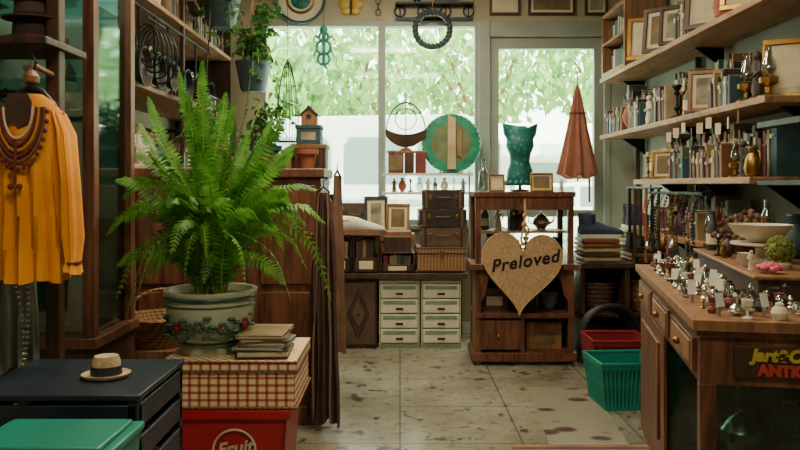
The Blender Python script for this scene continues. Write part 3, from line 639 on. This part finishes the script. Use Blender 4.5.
def shoe(b,o,L_,m,sole,boot=0,lace=None):
    T=Matrix.Translation(o)
    secs=[(0,.03,.022,.03),(.06,.045,.034,.042),(.2,.05,.036,.048),(.4,.046,.034,.045),(.6,.036,.04,.034),(.8,.028,.042,.026),(.94,.022,.03,.018),(1,.018,.012,.008)]
    k=L_/.28
    rs=[[(x*L_,ry*k*math.cos(t),(zc+.012+rz*math.sin(t))*k) for t in [2*math.pi*j/16 for j in range(16)]] for x,zc,ry,rz in secs]
    b.rings(rs,m,T=T)
    out=[(-.02,0),(.0,.03),(.25,.034),(.45,.03),(.7,.045),(.9,.036),(1.02,0)]
    poly=[(x*L_,y*k) for x,y in out]+[(x*L_,-y*k) for x,y in reversed(out[1:-1])]
    b.rings([[(x,y,0) for x,y in poly],[(x,y,.024*k) for x,y in poly]],sole,T=T)
    h=.09+boot
    rs=[[(.17*L_+ex*k*math.cos(t)+sx,ey*k*math.sin(t),z) for t in [2*math.pi*j/16 for j in range(16)]] for z,ex,ey,sx in((.04*k,.05,.033,.01),(.07*k,.048,.034,.006),(h*k,.05,.036,0),((h+.004)*k,.045,.03,0),(.06*k,.035,.022,0))]
    b.rings(rs,m,T=T)
    for q in range(4): b.tube([Vector(o)+Vector(((.32+.07*q)*L_,-.02*k,(.098-.012*q)*k)),Vector(o)+Vector(((.34+.07*q)*L_,.02*k,(.098-.012*q)*k))],.004*k,lace or sole,5)
wl=M('white_leather','#c4bfb1',.45,0,.1,8,.05)
b=B('white_ankle_boots'); shoe(b,(0,0,0),.38,wl,brownc2,.0); shoe(b,(.09,-.13,0),.38,wl,brownc2,.0); b.done((-.57,6.04,.904),R(-6))
dks=M('dark_suede','#34435e',.8,0,.3,12,.2)
PFX='vintage_'
i_frame(-.2,6.22,.905,.3,.1,.2,black,artm); i_frame(-.02,6.18,.905,.24,-.15,.2,wood_md,sepia); i_vase(-.55,6.22,.905,.32,0,PAL[11])
i_jug(.12,6.3,.602,.2,0,PAL[7])
PFX=''
b=B('window_display_stand')
for x in(-.13,.60):
    for y in(6.39,6.43): b.tube([(x,y,.601),(x,y,1.98 if x<0 else 1.42)],.007,frame_m,8)
for z in(1.24,1.4): b.bx(-.15,.62,6.25,6.43,z-.02,z,white)
b.tube([(-.13,6.39,1.98),(-.13,6.43,1.98)],.009,frame_m); b.done()
b=B('stacked_wooden_boxes'); b.bx(-.16,-.03,-.06,.06,0,.17,wood_red); b.bx(-.15,-.04,-.064,-.06,.02,.15,sepia); b.bx(-.02,.06,-.06,.06,0,.17,wood_dk); b.bx(.07,.16,-.06,.06,0,.17,PAL[0]); b.bx(-.17,.17,-.062,.062,.172,.19,wood_md); b.done((.06,6.32,1.4015),0,.003)
PFX='tiny_'
for k,x in enumerate((-.05,.02,.09,.17,.24,.3,.38,.46,.54)): FN[rc(['bottle','candle','fig','vase'])](x,6.33,1.241,.12,0)
PFX=''
b=B('wire_boat_basket'); bw=M('bark_brown','#5a4638',.7)
rs=[]
for f in [i/10 for i in range(11)]:
    x=-.17+.34*f; w=.06*math.sin(math.pi*(.08+.84*f)); zt=.13+.05*(2*f-1)**2; zb=.03+.09*abs(2*f-1)**2.2
    rs.append([(x,-w,zt),(x,-w*.7,(zt+zb)/2),(x,0,zb),(x,w*.7,(zt+zb)/2),(x,w,zt)])
b.rings(rs,bw,cap=False,loop=False); b.tube([r[0] for r in rs],.006,bw); b.tube([r[-1] for r in rs],.006,bw)
for s in(-.03,.03): b.tube(arc((0,s,.14),.17,0,180,18,sz=1.6),.004,iron)
b.torus((0,0,.27),.09,.004,iron); b.lathe([(.05,0),(.05,.01),(.015,.03)],bw); b.tube([(0,0,.14),(0,0,.5)],.004,iron); b.tube([(0,0,.44),(.05,0,.36),(.1,0,.3)],.003,iron); b.tube([(0,0,.44),(-.05,0,.36),(-.1,0,.3)],.003,iron); b.done((.05,6.32,1.592))
b=B('round_lacquer_tray'); b.lathe([(.0,0),(.15,0),(.15,-.006),(.235,-.008),(.25,-.02),(.255,-.004),(.24,.012),(.0,.012)],green_disc,(0,0,.255),48,1,(R(90),0,0))
b.lathe([(.0,.0),(.18,.0),(.175,.006),(0,.008)],olive,(0,-.006,.255),40,1,(R(90),0,0))
for k in range(36):
    a=k*math.pi/18; b.sph((.246*math.cos(a),-.004,.255+.246*math.sin(a)),.012,green_disc,6,4)
b.prism([(-.035,.03),(.035,.03),(.035,.47),(-.03,.49)],-.04,-.026,M('tan_cloth','#b3a279',.8)); b.bx(-.01,.01,-.022,-.014,.1,.42,wood_md)
b.prism([(.05,.15),(.08,.13),(.09,.36),(.05,.38)],-.03,-.016,wood_md)
b.tube([(-.1,.04,.005),(.1,.04,.005)],.006,iron); b.tube([(-.1,.04,.005),(-.06,.0,.06)],.005,iron); b.tube([(.1,.04,.005),(.06,.0,.06)],.005,iron); b.done((.44,6.33,1.403),0,rx=R(-3))
b=B('open_wooden_cabinet'); x0,x1,y0,y1=.545,1.255,5.34,5.74
b.bx(x0-.012,x1+.012,y0-.015,y1,1.215,1.25,wood_red)
for x in(x0,x1-.04): 
    for y in(y0,y1-.04): b.bx(x,x+.04,y,y+.04,0,1.215,wood_red)
b.bx(x0+.04,x1-.04,y0,y0+.025,1.12,1.215,wood_red); b.bx(x0+.04,x1-.04,y1-.02,y1,.04,.72,wood_dk)
for x in(x0+.01,x1-.02): b.bx(x,x+.01,y0+.04,y1-.04,.04,.72,wood_red)
for x in(x0+.015,x1-.02): b.bx(x,x+.004,y0+.04,y1-.04,.72,1.21,glassw)
b.bx(x0-.03,x1+.03,y0-.04,y1,.69,.73,wood_red); b.bx(x0,x1,y0-.01,y1,.34,.375,wood_red); b.bx(x0-.02,x1+.02,y0-.02,y1,.03,.09,wood_red)
b.bx(x0+.04,x1-.04,y0+.03,y1-.02,.95,.965,wood_md)
for s in(0,1):
    cx=x0+.04 if s==0 else x1-.04; sg=1 if s==0 else -1
    b.prism([(cx,.69),(cx+sg*.14,.69),(cx+sg*.09,.66),(cx+sg*.05,.6),(cx+sg*.03,.5),(cx,.46)],y0,y0+.02,wood_red)
b.bx(x0+.04,x1-.04,y0,y0+.02,.64,.69,wood_red)
b.bx(.87,.9,y0+.005,y0+.03,.09,.34,wood_red); b.bx(x0+.04,.87,y0+.005,y0+.02,.11,.32,wood_red); b.sph((.71,y0-.005,.21),.014,brass)
b.tube([(.867,y0,1.19),(.867,y0-.05,1.19),(.867,y0-.058,1.205)],.005,iron)
b.done(bev=.004)
PFX='old_'
i_tin(1.06,5.52,.091,.2,0,.26,wood_md,'wooden_chest'); i_tin(.7,5.55,.376,.16,0,.2,leather2); i_bowls(1.12,5.56,.376,.14,0,PAL[10]); i_jug(.88,5.6,.376,.2,0,PAL[3]); i_books(1.0,5.62,.376,.17,0,.08)
i_vase(.68,5.58,.732,.2,0,PAL[7]); i_jug(.83,5.6,.732,.18,0); i_candle(.95,5.58,.732,.2,0); i_books(1.1,5.6,.732,.19,0,.18); i_bottle(.64,5.56,.966,.2,0,PAL[5]); i_fig(.74,5.56,.966,.16,0); i_books(.88,5.6,.966,.2,0,.12); i_teapot(1.06,5.56,.966,.14,0)
i_bottle(.62,5.5,1.251,.24,0,glassw); i_frame(.715,5.46,1.251,.13,.1,.12,wood_md,paper); i_frame(1.045,5.46,1.251,.14,-.1,.17,brass,sepia); i_fig(1.2,5.5,1.251,.1,0)
PFX=''
b=B('turquoise_dress_form')
prof=[(.085,.06,.0),(.105,.07,.03),(.095,.065,.1),(.072,.055,.17),(.08,.06,.23),(.105,.075,.29),(.1,.065,.34),(.122,.05,.38),(.135,.045,.415)]
b.rings([[(rx*math.cos(t),ry*math.sin(t)-(.015*max(0,math.sin(-t))*abs(math.cos(t)) if .2<z<.33 else 0),z+(.05*abs(math.cos(t))**2 if z>.4 else 0)) for t in [2*math.pi*j/28 for j in range(28)]] for rx,ry,z in prof],tealf,T=Matrix.Translation((0,0,.05)))
b.rings([[(.05*math.cos(t),.035*math.sin(t),z) for t in [2*math.pi*j/16 for j in range(16)]] for z in(.44,.49)],tealf)
for k in range(16):
    t=2*math.pi*k/16; b.sph((.1*math.cos(t),.066*math.sin(t),.065),(.02,.016,.022),tealf,8,5)
b.lathe([(.07,0),(.07,.012),(.012,.02),(.01,.06)],wood_dk)
b.done((.9,5.55,1.251),0)
hp=[]
for i in range(72):
    t=2*math.pi*i/72; hp.append((16*math.sin(t)**3*.0181,(13*math.cos(t)-5*math.cos(2*t)-2*math.cos(3*t)-math.cos(4*t))*.0205))
b=B('preloved_heart_sign'); b.prism(hp,-.006,.006,kraft)
b.tube([(x*.985,-.007,z*.985) for x,z in hp],.004,kraft,6,True)
b.torus((0,-.008,.155),.018,.006,brass)
rp=[(0,-.012,.155),(-.018,-.016,.2),(-.012,-.014,.26),(.006,-.012,.3),(0,-.01,.36),(0,.0,.42),(0,.01,.49)]
b.tube(rp,.0075,rope,8); b.tube([(0,.004,.155),(.02,-.01,.2),(.016,-.016,.26),(-.004,-.012,.3),(.004,-.01,.36),(.004,0,.42),(0,.01,.49)],.0075,rope,8)
b.sph((0,-.012,.31),(.02,.017,.022),rope); b.sph((.0,-.008,.375),(.016,.014,.018),rope); b.tube([(.01,-.012,.31),(.035,-.014,.28),(.03,-.012,.235)],.006,rope)
o=b.done((.867,5.27,.71),0,.003,ry=R(3))
text('Preloved',.122,inkm,o,(.016,-.008,.045),(R(90),R(-12),0),.002,.0030,.3,space=1.12)
# ---------------- wall / hanging decor ----------------
b=B('wall_plate'); b.lathe([(.0,0),(.16,0),(.22,.02),(.225,.03),(.2,.03),(.15,.012),(0,.012)],cream,(0,0,0),40,1,(R(90),0,0)); b.torus((0,-.03,0),.21,.014,PAL[1]); b.torus((0,-.014,0),.12,.012,brass); b.sph((0,-.014,0),(.09,.006,.09),tealf); b.done((-.87,6.497,2.93))
b=B('yellow_butterfly_plaque'); yl=M('yellow_enamel','#b3962c',.4)
for s in(-1,1): b.sph((s*.055,0,.03),(.055,.01,.05),yl); b.sph((s*.04,0,-.035),(.04,.01,.035),yl)
b.sph((0,-.005,0),(.012,.012,.07),black); b.done((-.43,6.486,2.86))
b=B('iron_wall_bracket_shelf'); b.bx(-.34,.34,-.1,0,.1,.115,iron); b.bx(-.34,.34,-.012,0,-.03,-.0,iron)
for x in(-.3,-.1,.1,.3): b.torus((x,-.02,.05),.045,.006,iron); b.tube([(x,-.006,0),(x,-.006,.1)],.006,iron)
b.tube([(-.02,-.08,.1),(-.02,-.1,.0)],.005,iron); b.box((.1,-.05,.16),(.2,.06,.09),black); b.lathe([(.03,0),(.03,.12)],iron,(-.15,-.05,.115)); b.done((.3,6.495,2.77))
b=B('hanging_ring_wreath'); b.torus((0,0,0),.15,.026,M('dark_wreath','#2e3a3c',.6,0,.3,30,.6),seg=36)
for k in range(24):
    a=k*math.pi/12; b.tube([(.122*math.cos(a),-.02,.122*math.sin(a)),(.178*math.cos(a+.15),-.02,.178*math.sin(a+.15))],.006,iron,5)
b.tube([(0,0,.16),(0,0,.24)],.004,rope); b.done((.28,6.38,2.64))
b=B('hanging_chain')
for k in range(8):
    b.torus((0,0,-.035*2*k*.7),.02,.004,iron,'y' if k%2 else 'x',12,1,1.5)
b.done((-.19,6.42,3.14))
b=B('hanging_iron_gecko'); gm=M('verdigris','#2d7a70',.5,.3,.3,20,.2)
b.torus((0,0,.0),.06,.013,gm); b.torus((0,0,.09),.04,.012,gm); b.torus((0,0,-.1),.05,.012,gm); b.sph((0,0,.15),(.035,.018,.04),gm); b.tube([(0,0,.13),(0,0,-.15),(.03,0,-.19)],[.02,.016,.006],gm)
for s in(-1,1): b.tube([(0,0,.05),(s*.07,0,.1),(s*.09,0,.06)],.01,gm); b.tube([(0,0,-.06),(s*.07,0,-.03),(s*.085,0,-.08)],.01,gm)
b.tube([(0,0,.18),(0,0,.7)],.002,iron,4); b.done((-.66,6.4,2.49))
for (x,w,im) in((.92,.27,paper),(1.33,.41,sepia),(1.72,.2,artm)): i_frame(x,6.485,2.79,.24,0,w,wood_dk,im,0,'wall_picture')
b=B('hanging_wire_birdcage')
for k in range(10):
    a=k*math.pi/5; c,s=math.cos(a),math.sin(a); b.tube([(0,0,.62),(.03*c,.03*s,.56),(.06*c,.06*s,.42),(.085*c,.085*s,.2),(.07*c,.07*s,0)],.003,iron,4)
for r,z in((.07,0),(.085,.2),(.06,.42),(.03,.56)): b.torus((0,0,z),r,.003,iron,'z',20)
b.lathe([(.07,-.01),(.07,0)],iron); b.tube([(0,0,.62),(0,0,1.55)],.002,iron,4); b.done((-.85,5.6,1.63))
b=B('hanging_pan_set')
b.tube([(0,-.7,.1),(0,.9,.1)],.008,iron)
for k,y in enumerate((-.6,-.35,-.1,.2,.5,.8)):
    r=.11-.01*(k%3); b.tube([(0,y,.1),(0,y,-.12)],.008,iron); b.lathe([(r*.8,0),(r,.04),(r*.96,.04),(r*.76,.008),(.01,.008)],iron if k%2 else leather,(0,y,-.12-r),22,1,(0,R(90),0))
for y in(-.65,.85): b.tube([(-.0,y,.1),(-.0,y,.2)],.005,iron)
b.done((-1.41,4.6,2.17))
b=B('hanging_wire_loops')
for k in range(5): b.torus((0,.06*k,-.14-.01*k),.10+.012*k,.005,iron,'y',24,.6,1)
b.tube([(0,0,0),(0,.3,0)],.006,iron); b.done((-1.35,3.95,2.2))
b=B('hanging_leather_bags')
for k in range(3):
    y=k*.3; m=(leather,leather2,brownc)[k]; b.tube(arc((0,y,0),.07,0,180,10,sz=3),.006,m); b.rings([[( .10*math.cos(t)*(1 if abs(math.cos(t))<.9 else .95)*s,y+.05*math.sin(t)*s,z) for t in [2*math.pi*j/20 for j in range(20)]] for z,s in((-.2,.6),(-.18,1),(-.06,1),(0,.8))],m); b.box((0,y-.05,-.06),(.14,.01,.08),m)
b.tube([(0,-.1,.21),(0,.7,.21)],.008,iron); b.done((-1.34,5.1,1.72))
b=B('closed_parasol')
rs=[]
for f,r in((0,.006),(.08,.022),(.5,.075),(.85,.125),(.97,.145),(1,.13)):
    rs.append([((r*(1+.28*math.cos(8*t)))*math.cos(t),(r*.5*(1+.28*math.cos(8*t)))*math.sin(t),.8*(1-f)+(.02*math.cos(8*t) if f==1 else 0)) for t in [2*math.pi*j/64 for j in range(64)]])
b.rings(rs,parasol); b.tube([(0,0,.78),(0,0,.88),(0,.02,.9)],.006,brass); b.tube([(0,0,0),(0,0,-.04)],.008,wood_dk); b.tube([(0,0,.87),(0,.06,.93),(0,.12,.93)],.003,iron,4)
b.torus((0,0,.55),.065,.006,maroon,'z',20,1.1,.6); b.done((1.53,6.38,1.37),ang=60)
# ---------------- right back ----------------
b=B('low_shelf_unit'); b.bx(1.32,2.02,5.4,5.9,.69,.73,wood_dk); b.bx(1.32,2.02,5.42,5.9,.33,.36,wood_dk); b.bx(1.32,2.02,5.42,5.9,.0,.05,wood_dk)
for x in(1.32,1.65,1.985): b.bx(x,x+.035,5.42,5.9,.05,.69,wood_dk)
b.bx(1.32,2.02,5.88,5.9,.05,.69,wood_dk); b.done(bev=.004)
def basket(x,y,z,r,h,m=wickd,name='round_wicker_basket'):
    b=B(name); b.lathe([(r*.8,0),(r,h),(r*.93,h),(r*.75,.02),(.01,.02)],m,seg=24); b.torus((0,0,h),r*.97,.01,m,'z'); 
    for k in range(1,6): b.torus((0,0,h*k/6),r*(.8+.2*k/6)+.002,.005,m,'z')
    b.done((x,y,z))
basket(1.5,5.63,.361,.13,.2); basket(1.84,5.63,.361,.13,.22,wick); basket(1.5,5.63,.051,.13,.2); basket(1.84,5.63,.051,.13,.22)
def folded(x,y,z,n,w,name='folded_blankets'):
    b=B(name); zz=0
    for k in range(n):
        h=.034; m=rc([brownc2,brownc,PAL[2],PAL[6],tan]); w2=w*ru(.92,1)
        pr=[(-w2/2,zz+.003),(-w2/2-.006,zz+h/2),(-w2/2,zz+h-.003),(w2/2,zz+h-.003),(w2/2+.006,zz+h/2),(w2/2,zz+.003)]
        b.prism(pr,-.15,.15,m); zz+=h
    b.done((x,y,z),0,.006); return zz
h1=folded(1.49,5.6,.732,5,.28); h2=folded(1.84,5.6,.732,7,.28)
for (x,y,z,m) in((1.345,5.52,.734+h1,dks),(1.69,5.52,.734+h2,dks)):
    b=B('dark_sneakers'); shoe(b,(0,0,0),.33,m,white,.06,white); shoe(b,(.03,.15,0),.31,darkc,white,.07,white); b.done((x,y,z),R(4))
b=B('pale_sun_hat'); b.lathe([(.01,.1),(.06,.095),(.075,.05),(.08,.01),(.14,.0),(.14,-.004),(.078,.004)],cream,(0,0,0),24,1,(0,R(-90),0)); b.done((2.035,5.7,1.45)) 
def plastic_basket(name,w,d,h,m,loc,rz=0):
    b=B(name); tp=.03
    tray(b,w-.01,d-.01,h*.96,.005,m,None,0,tp)
    for z,t in((0,tp),(h*.5,tp*.5),(h-.03,0)):
        hh=.03 if z else .05
        for s in(-1,1):
            b.box((0,s*(d/2-t),z+hh/2),(w-2*t,.008,hh),m); b.box((s*(w/2-t),0,z+hh/2),(.008,d-2*t,hh),m)
    n=14
    for s in(-1,1):
        for k in range(n+1):
            u=(k/n-.5); b.tube([(u*(w-2*tp),s*(d/2-tp),.01),(u*w,s*d/2,h-.01)],.006,m,4)
        for k in range(n-1):
            u=((k+1)/n-.5); b.tube([(s*(w/2-tp),u*(d-2*tp),.01),(s*w/2,u*d,h-.01)],.006,m,4)
    b.tube([(-w/2,-d/2,h),(w/2,-d/2,h),(w/2,d/2,h),(-w/2,d/2,h)],.012,m,8,True)
    b.done(loc,rz,0)
plastic_basket('teal_laundry_basket',.36,.34,.27,teal,(1.32,4.40,.001),R(4)); plastic_basket('red_shopping_basket',.36,.32,.31,redd,(1.40,4.82,.001))
b=B('cushion'); b.sph((0,0,.07),(.11,.1,.07),dks,18,10); b.done((1.32,4.40,.012))
b=B('leaning_rubber_hoops')
for k in range(4): b.torus((0,.035*k,.24),.21-.01*k,.02,black,'y',30)
b.done((1.47,5.15,.01),R(10)); 
b=B('wooden_side_stool'); b.bx(-.16,.16,-.13,.13,.42,.45,wood_dk)
for sx in(-1,1):
    for sy in(-1,1): b.tube([(sx*.12,sy*.1,.42),(sx*.14,sy*.11,0)],.016,wood_dk,8)
b.done((1.84,4.9,0))
b=B('hanging_necklace_rack'); b.tube([(0,-.45,0),(0,.45,0)],.01,iron)
cols=[leather,silver,black,darkc,brass,leather2,maroon,silver,black,darkc,brass,redp]
for k in range(12):
    y=-.42+.075*k; m=cols[k]; l=ru(.2,.5)
    st=.014 if k%2 else .02
    for j in range(int(l/st)):
        t=j*st/l; b.sph((-.02-.03*math.sin(t*3.14),y+.012*math.sin(t*6),-.01-l*t),.006 if k%2 else .009,m,6,4)
    if k%2: b.lathe([(.002,0),(.018,-.02),(.02,-.05),(.002,-.07)],rc([silver,brass]),(-.02,y,-.01-l),10)
    else: b.box((-.02,y,-.02-l-.02),(.012,.035,.05),cream if k%4==0 else m)
for y in(-.4,.4): b.tube([(0,y,0),(.0,y,.05)],.006,iron)
b.done((1.66,4.5,1.25))
b=B('price_tag_bundle')
for k in range(9): 
    y=k*.12-.5; b.box((-.0,y,-.06-.02*(k%3)),(.003,.035,.06),paper,rz=ru(-.9,.9)); b.tube([(0,y,-.03),(0,y,.03)],.0015,rope,4)
b.done((1.693,4.2,1.70))
b=B('hanging_old_tools')
for k in range(6):
    y=-.3+.12*k; l=(.42,.3,.5,.36,.45,.32)[k]; hm=(wood_dk,iron,wood_md,leather,wood_dk,iron)[k]
    b.tube([(0,y,0),(0,y,-l)],.011,hm,8)
    if k%3==0: b.box((-.0,y,-l-.02),(.03,.11,.045),iron)
    elif k%3==1: b.torus((0,y,-l-.04),.04,.008,iron,'x',16)
    else: b.prism([(-.01,-l),(.01,-l),(.015,-l-.12),(-.015,-l-.12)],y-.045,y+.045,iron)
b.tube([(0,-.35,0),(0,.35,0)],.008,iron); b.done((1.66,5.05,1.28))
# ---------------- counter ----------------
A=R(11.7); C0=Vector((.965,2.38,0))
def CT(l,w,z): return (C0.x+math.sin(A)*l+math.cos(A)*w, C0.y+math.cos(A)*l-math.sin(A)*w, z)
b=B('antique_display_counter'); W,Lc,Z=.72,1.65,.87
b.bx(-.025,W+.025,-.025,Lc+.02,Z-.035,Z,wood_md)
b.bx(-.012,W+.012,-.012,Lc+.01,Z-.055,Z-.035,wood_red)
b.bx(.0,W,.0,Lc,.66,Z-.055,wood_red)
b.bx(0,W,0,Lc,0,.1,wood_red); b.bx(W-.02,W,.05,Lc,.1,.66,wood_dk); b.bx(.02,W-.02,Lc-.02,Lc,.1,.66,wood_red)
for y in(0,.8,Lc-.05): b.bx(0,.05,y,y+.05,.1,.66,wood_red)
b.bx(W-.05,W,0,.05,.1,.66,wood_red); b.bx(.05,W-.05,.012,.016,.1,.66,countglass); b.bx(.012,.016,.05,.8,.1,.66,countglass)
b.bx(.0,.02,.85,Lc-.05,.1,.66,wood_red); b.bx(-.012,.0,.92,Lc-.12,.17,.6,wood_red); b.bx(.05,W-.05,.03,Lc-.03,.4,.41,glassw)
for y in(.06,.6,1.14):
    b.bx(-.014,0,y,y+.46,.685,.795,wood_red); b.bx(-.018,-.012,y+.03,y+.43,.7,.78,wood_md); b.sph((-.028,y+.23,.74),.014,brass)
b.bx(.1,.44,-.012,0,.69,.79,wood_dk)
o=b.done((C0.x,C0.y,0),-A,.004)
text('Jart&Cour',.052,M('sign_yellow','#b0a03c',.5),o,(.26,-.014,.762),(R(90),0,0),.003,.0025,.2); text('ANTIQUE',.046,M('sign_red','#b0392e',.5),o,(.27,-.014,.715),(R(90),0,0),.003,.003)
PFX='silver_'
for l,w in((.12,.15),(.13,.33),(.15,.5),(.18,.62),(.4,.2),(.4,.45),(.65,.3),(.9,.4)):
    x,y,z=CT(l,w,.411); FN[rc(['candle','bowls','jug','teapot'])](x,y,z,.15,0,m=rc([silver,silver,brass]))
for l,w in((.14,.2),(.16,.42),(.18,.6),(.45,.3)):
    x,y,z=CT(l,w,.101); FN[rc(['jug','vase','bowls'])](x,y,z,.18,-A,m=rc([silver,cream,brass]))
PFX=''
b=B('display_riser'); b.bx(.28,.70,.42,1.6,0,.08,wood_dk); b.bx(.26,.71,.4,1.62,.08,.095,wood_md); b.done((C0.x,C0.y,Z+.001),-A,.004)
cups=[[(.018,0),(.018,.003),(.004,.008),(.004,.03),(.018,.045),(.02,.065),(.017,.065),(.006,.04)],[(.014,0),(.016,.004),(.008,.012),(.012,.02),(.006,.03),(.013,.04),(.008,.052),(.001,.058)],[(.02,0),(.026,.02),(.02,.035),(.012,.04),(.013,.048),(.001,.055)],[(.016,0),(.022,.012),(.024,.03),(.008,.045),(.008,.07),(.012,.075),(.002,.09)]]
pos=[];tags=[]
for k in range(3500):
    l,w=ru(.02,1.6),ru(.03,.68)
    if w>.23 and l>.37: continue
    if all((l-a)**2+(w-c)**2>.045**2 for a,c in pos): pos.append((l,w))
tags=pos[::9]; pos=[q for i,q in enumerate(pos) if i%9]
b=B('silver_trinket_collection')
for (l,w) in pos:
    b.lathe(rc(cups),rc([silver,silver,silver,brass,glassw,cream,PAL[3],PAL[0]]),(w,l,0),12,ru(.6,1.05))
    if random.random()<.12: b.torus((w,l,.012),.022,.004,silver,'z',14)
b.done((C0.x,C0.y,Z+.001),-A)
b=B('price_card_set')
for (l,w) in tags:
    b.box((w,l,.055),(.028,.003,.045),white,rz=ru(-.7,.5),rx=R(-15)); b.box((w,l+.004,.018),(.01,.01,.036),silver)
b.done((C0.x,C0.y,Z+.001),-A)
zt=Z+.097
def onr(l,w): x,y,_=CT(l,w,0); return x,y
x,y=onr(.95,.42); b=B('cake_stand'); b.lathe([(.07,0),(.07,.008),(.02,.02),(.018,.06),(.12,.075),(.12,.085),(.01,.082)],cream,seg=28); b.done((x,y,zt))
b=B('ceramic_bowl'); b.lathe([(.05,0),(.055,.01),(.1,.03),(.125,.065),(.13,.075),(.12,.075),(.085,.035),(.01,.02)],cream,seg=32); b.done((x,y,zt+.087))
x,y=onr(1.33,.45); b=B('dried_flower_arrangement'); b.lathe([(.06,0),(.09,.06),(.085,.06),(.01,.02)],wickd,seg=20)
for k in range(160):
    a=ru(0,6.28); e=ru(.1,1.4); r=ru(.1,.16); c=Vector((r*math.cos(a)*math.cos(e),r*math.sin(a)*math.cos(e),.05+r*math.sin(e)))
    if k%3==0: b.tube([(0,0,.04),c],.002,dried,4)
    b.sph(c,ru(.008,.018),rc([dried,brownc2,brownc]),6,4)
b.done((x,y,zt))
x,y=onr(.66,.42); b=B('moss_ball_vase'); b.lathe([(.035,0),(.045,.02),(.03,.03),(.04,.035)],cream,seg=16); b.sph((0,0,.075),.052,moss,20,12)
for k in range(200):
    a=ru(0,6.28); e=ru(-1.4,1.4); b.sph((.052*math.cos(a)*math.cos(e),.052*math.sin(a)*math.cos(e),.075+.052*math.sin(e)),.007,moss,5,4)
b.done((x,y,zt))
x,y=onr(.5,.34); b=B('pink_silk_flower'); b.lathe([(.02,0),(.025,.012),(.012,.018)],cream,seg=12)
for k in range(16):
    a=k*2.4; r=.008+.0022*k; b.sph((r*math.cos(a),r*math.sin(a),.033-.001*k),(.016,.016,.012),pink,8,5)
b.done((x,y,zt))
PFX='decorative_'
for l,w,k,h in((.74,.31,'bowls',.06),(1.13,.33,'vase',.1),(1.52,.34,'bottle',.2),(1.15,.62,'jug',.2),(.56,.6,'candle',.22),(.8,.62,'vase',.2),(1.52,.6,'lamp',.26),(.6,.3,'fig',.08),(1.08,.3,'fig',.07),(1.2,.3,'candle',.1),(.95,.62,'bottle',.24)):
    x,y=onr(l,w); FN[k](x,y,zt,h,0)
PFX=''
x,y=onr(.46,.54); o=i_frame(x,y,zt,.2,R(-25),.16,wood_dk,paper,name='lettered_sign')
text('ART',.05,inkm,o,(0,-.014,.1),(R(90),0,0),.001,.001)
b=B('patterned_floor_mat'); b.bx(-.2,.2,-.55,.55,0,.003,M('faded_mat','#4c302a',.4,0,.1,4.6,.03,'spots','#7d7868',stretch=(1.1,1.7,1))); b.done((.98,4.18,.001),R(-4))
b=B('striped_rug')
for k in range(12): b.bx(-.4,.4,-.2+k*.035,-.2+(k+1)*.035,0,.008,[maroon,tan,brownc,brownc2][k%4])
b.done((.95,3.46,.001))
# ---------------- lights ----------------
em=bpy.data.materials.new('fill_tube'); em.use_nodes=True; e=em.node_tree.nodes['Principled BSDF']; e.inputs['Emission Color'].default_value=(1,.9,.72,1); e.inputs['Emission Strength'].default_value=4  # glow for the tubes of the added, unseen ceiling fixtures
for y,en in((.9,34),(3.2,50),(5.2,42)):
    b=B('added_ceiling_fixture'); b.bx(-.65,.65,-.09,.09,-.04,0,white); b.tube([(-.6,-.04,-.055),(.6,-.04,-.055)],.016,em,8); b.tube([(-.6,.04,-.055),(.6,.04,-.055)],.016,em,8); b.done((0,y,3.2))  # invented fixture above the view, added as a body for the room fill
    l=bpy.data.lights.new('ceiling_fill','AREA'); l.shape='RECTANGLE'; l.size=1.3; l.size_y=.3; l.energy=en; l.color=(1,.83,.59)  # added fill light for the interior, out of view
    o=bpy.data.objects.new('ceiling_fill',l); o.location=(0,y,3.1); bpy.context.scene.collection.objects.link(o)
l=bpy.data.lights.new('cabinet_fill','AREA'); l.size=.3; l.energy=7; l.color=(.85,1,.95)  # added fill light to brighten the dark cabinet interior, no visible source
o=bpy.data.objects.new('cabinet_fill',l); o.location=(-1.5,3.06,2.57); bpy.context.scene.collection.objects.link(o)
s=bpy.data.lights.new('sun','SUN'); s.energy=12; s.angle=R(3); s.color=(1,.95,.82); o=bpy.data.objects.new('sun',s); bpy.context.scene.collection.objects.link(o)
o.rotation_euler=Vector((.3,.55,-1)).to_track_quat('-Z','Y').to_euler()
w=bpy.data.worlds.new('World'); bpy.context.scene.world=w; w.use_nodes=True
bg=w.node_tree.nodes['Background']; bg.inputs[0].default_value=(.95,.98,.82,1); bg.inputs[1].default_value=8.5
# ---------------- camera ----------------
c=bpy.data.cameras.new('camera'); c.lens=33.3; c.sensor_width=36; c.shift_y=-.05; c.clip_start=.05
o=bpy.data.objects.new('camera',c); o.location=(0,0,1.3); o.rotation_euler=(R(90),0,0); bpy.context.scene.collection.objects.link(o); bpy.context.scene.camera=o
vs=bpy.context.scene.view_settings
vs.view_transform='AgX'; vs.exposure=.45
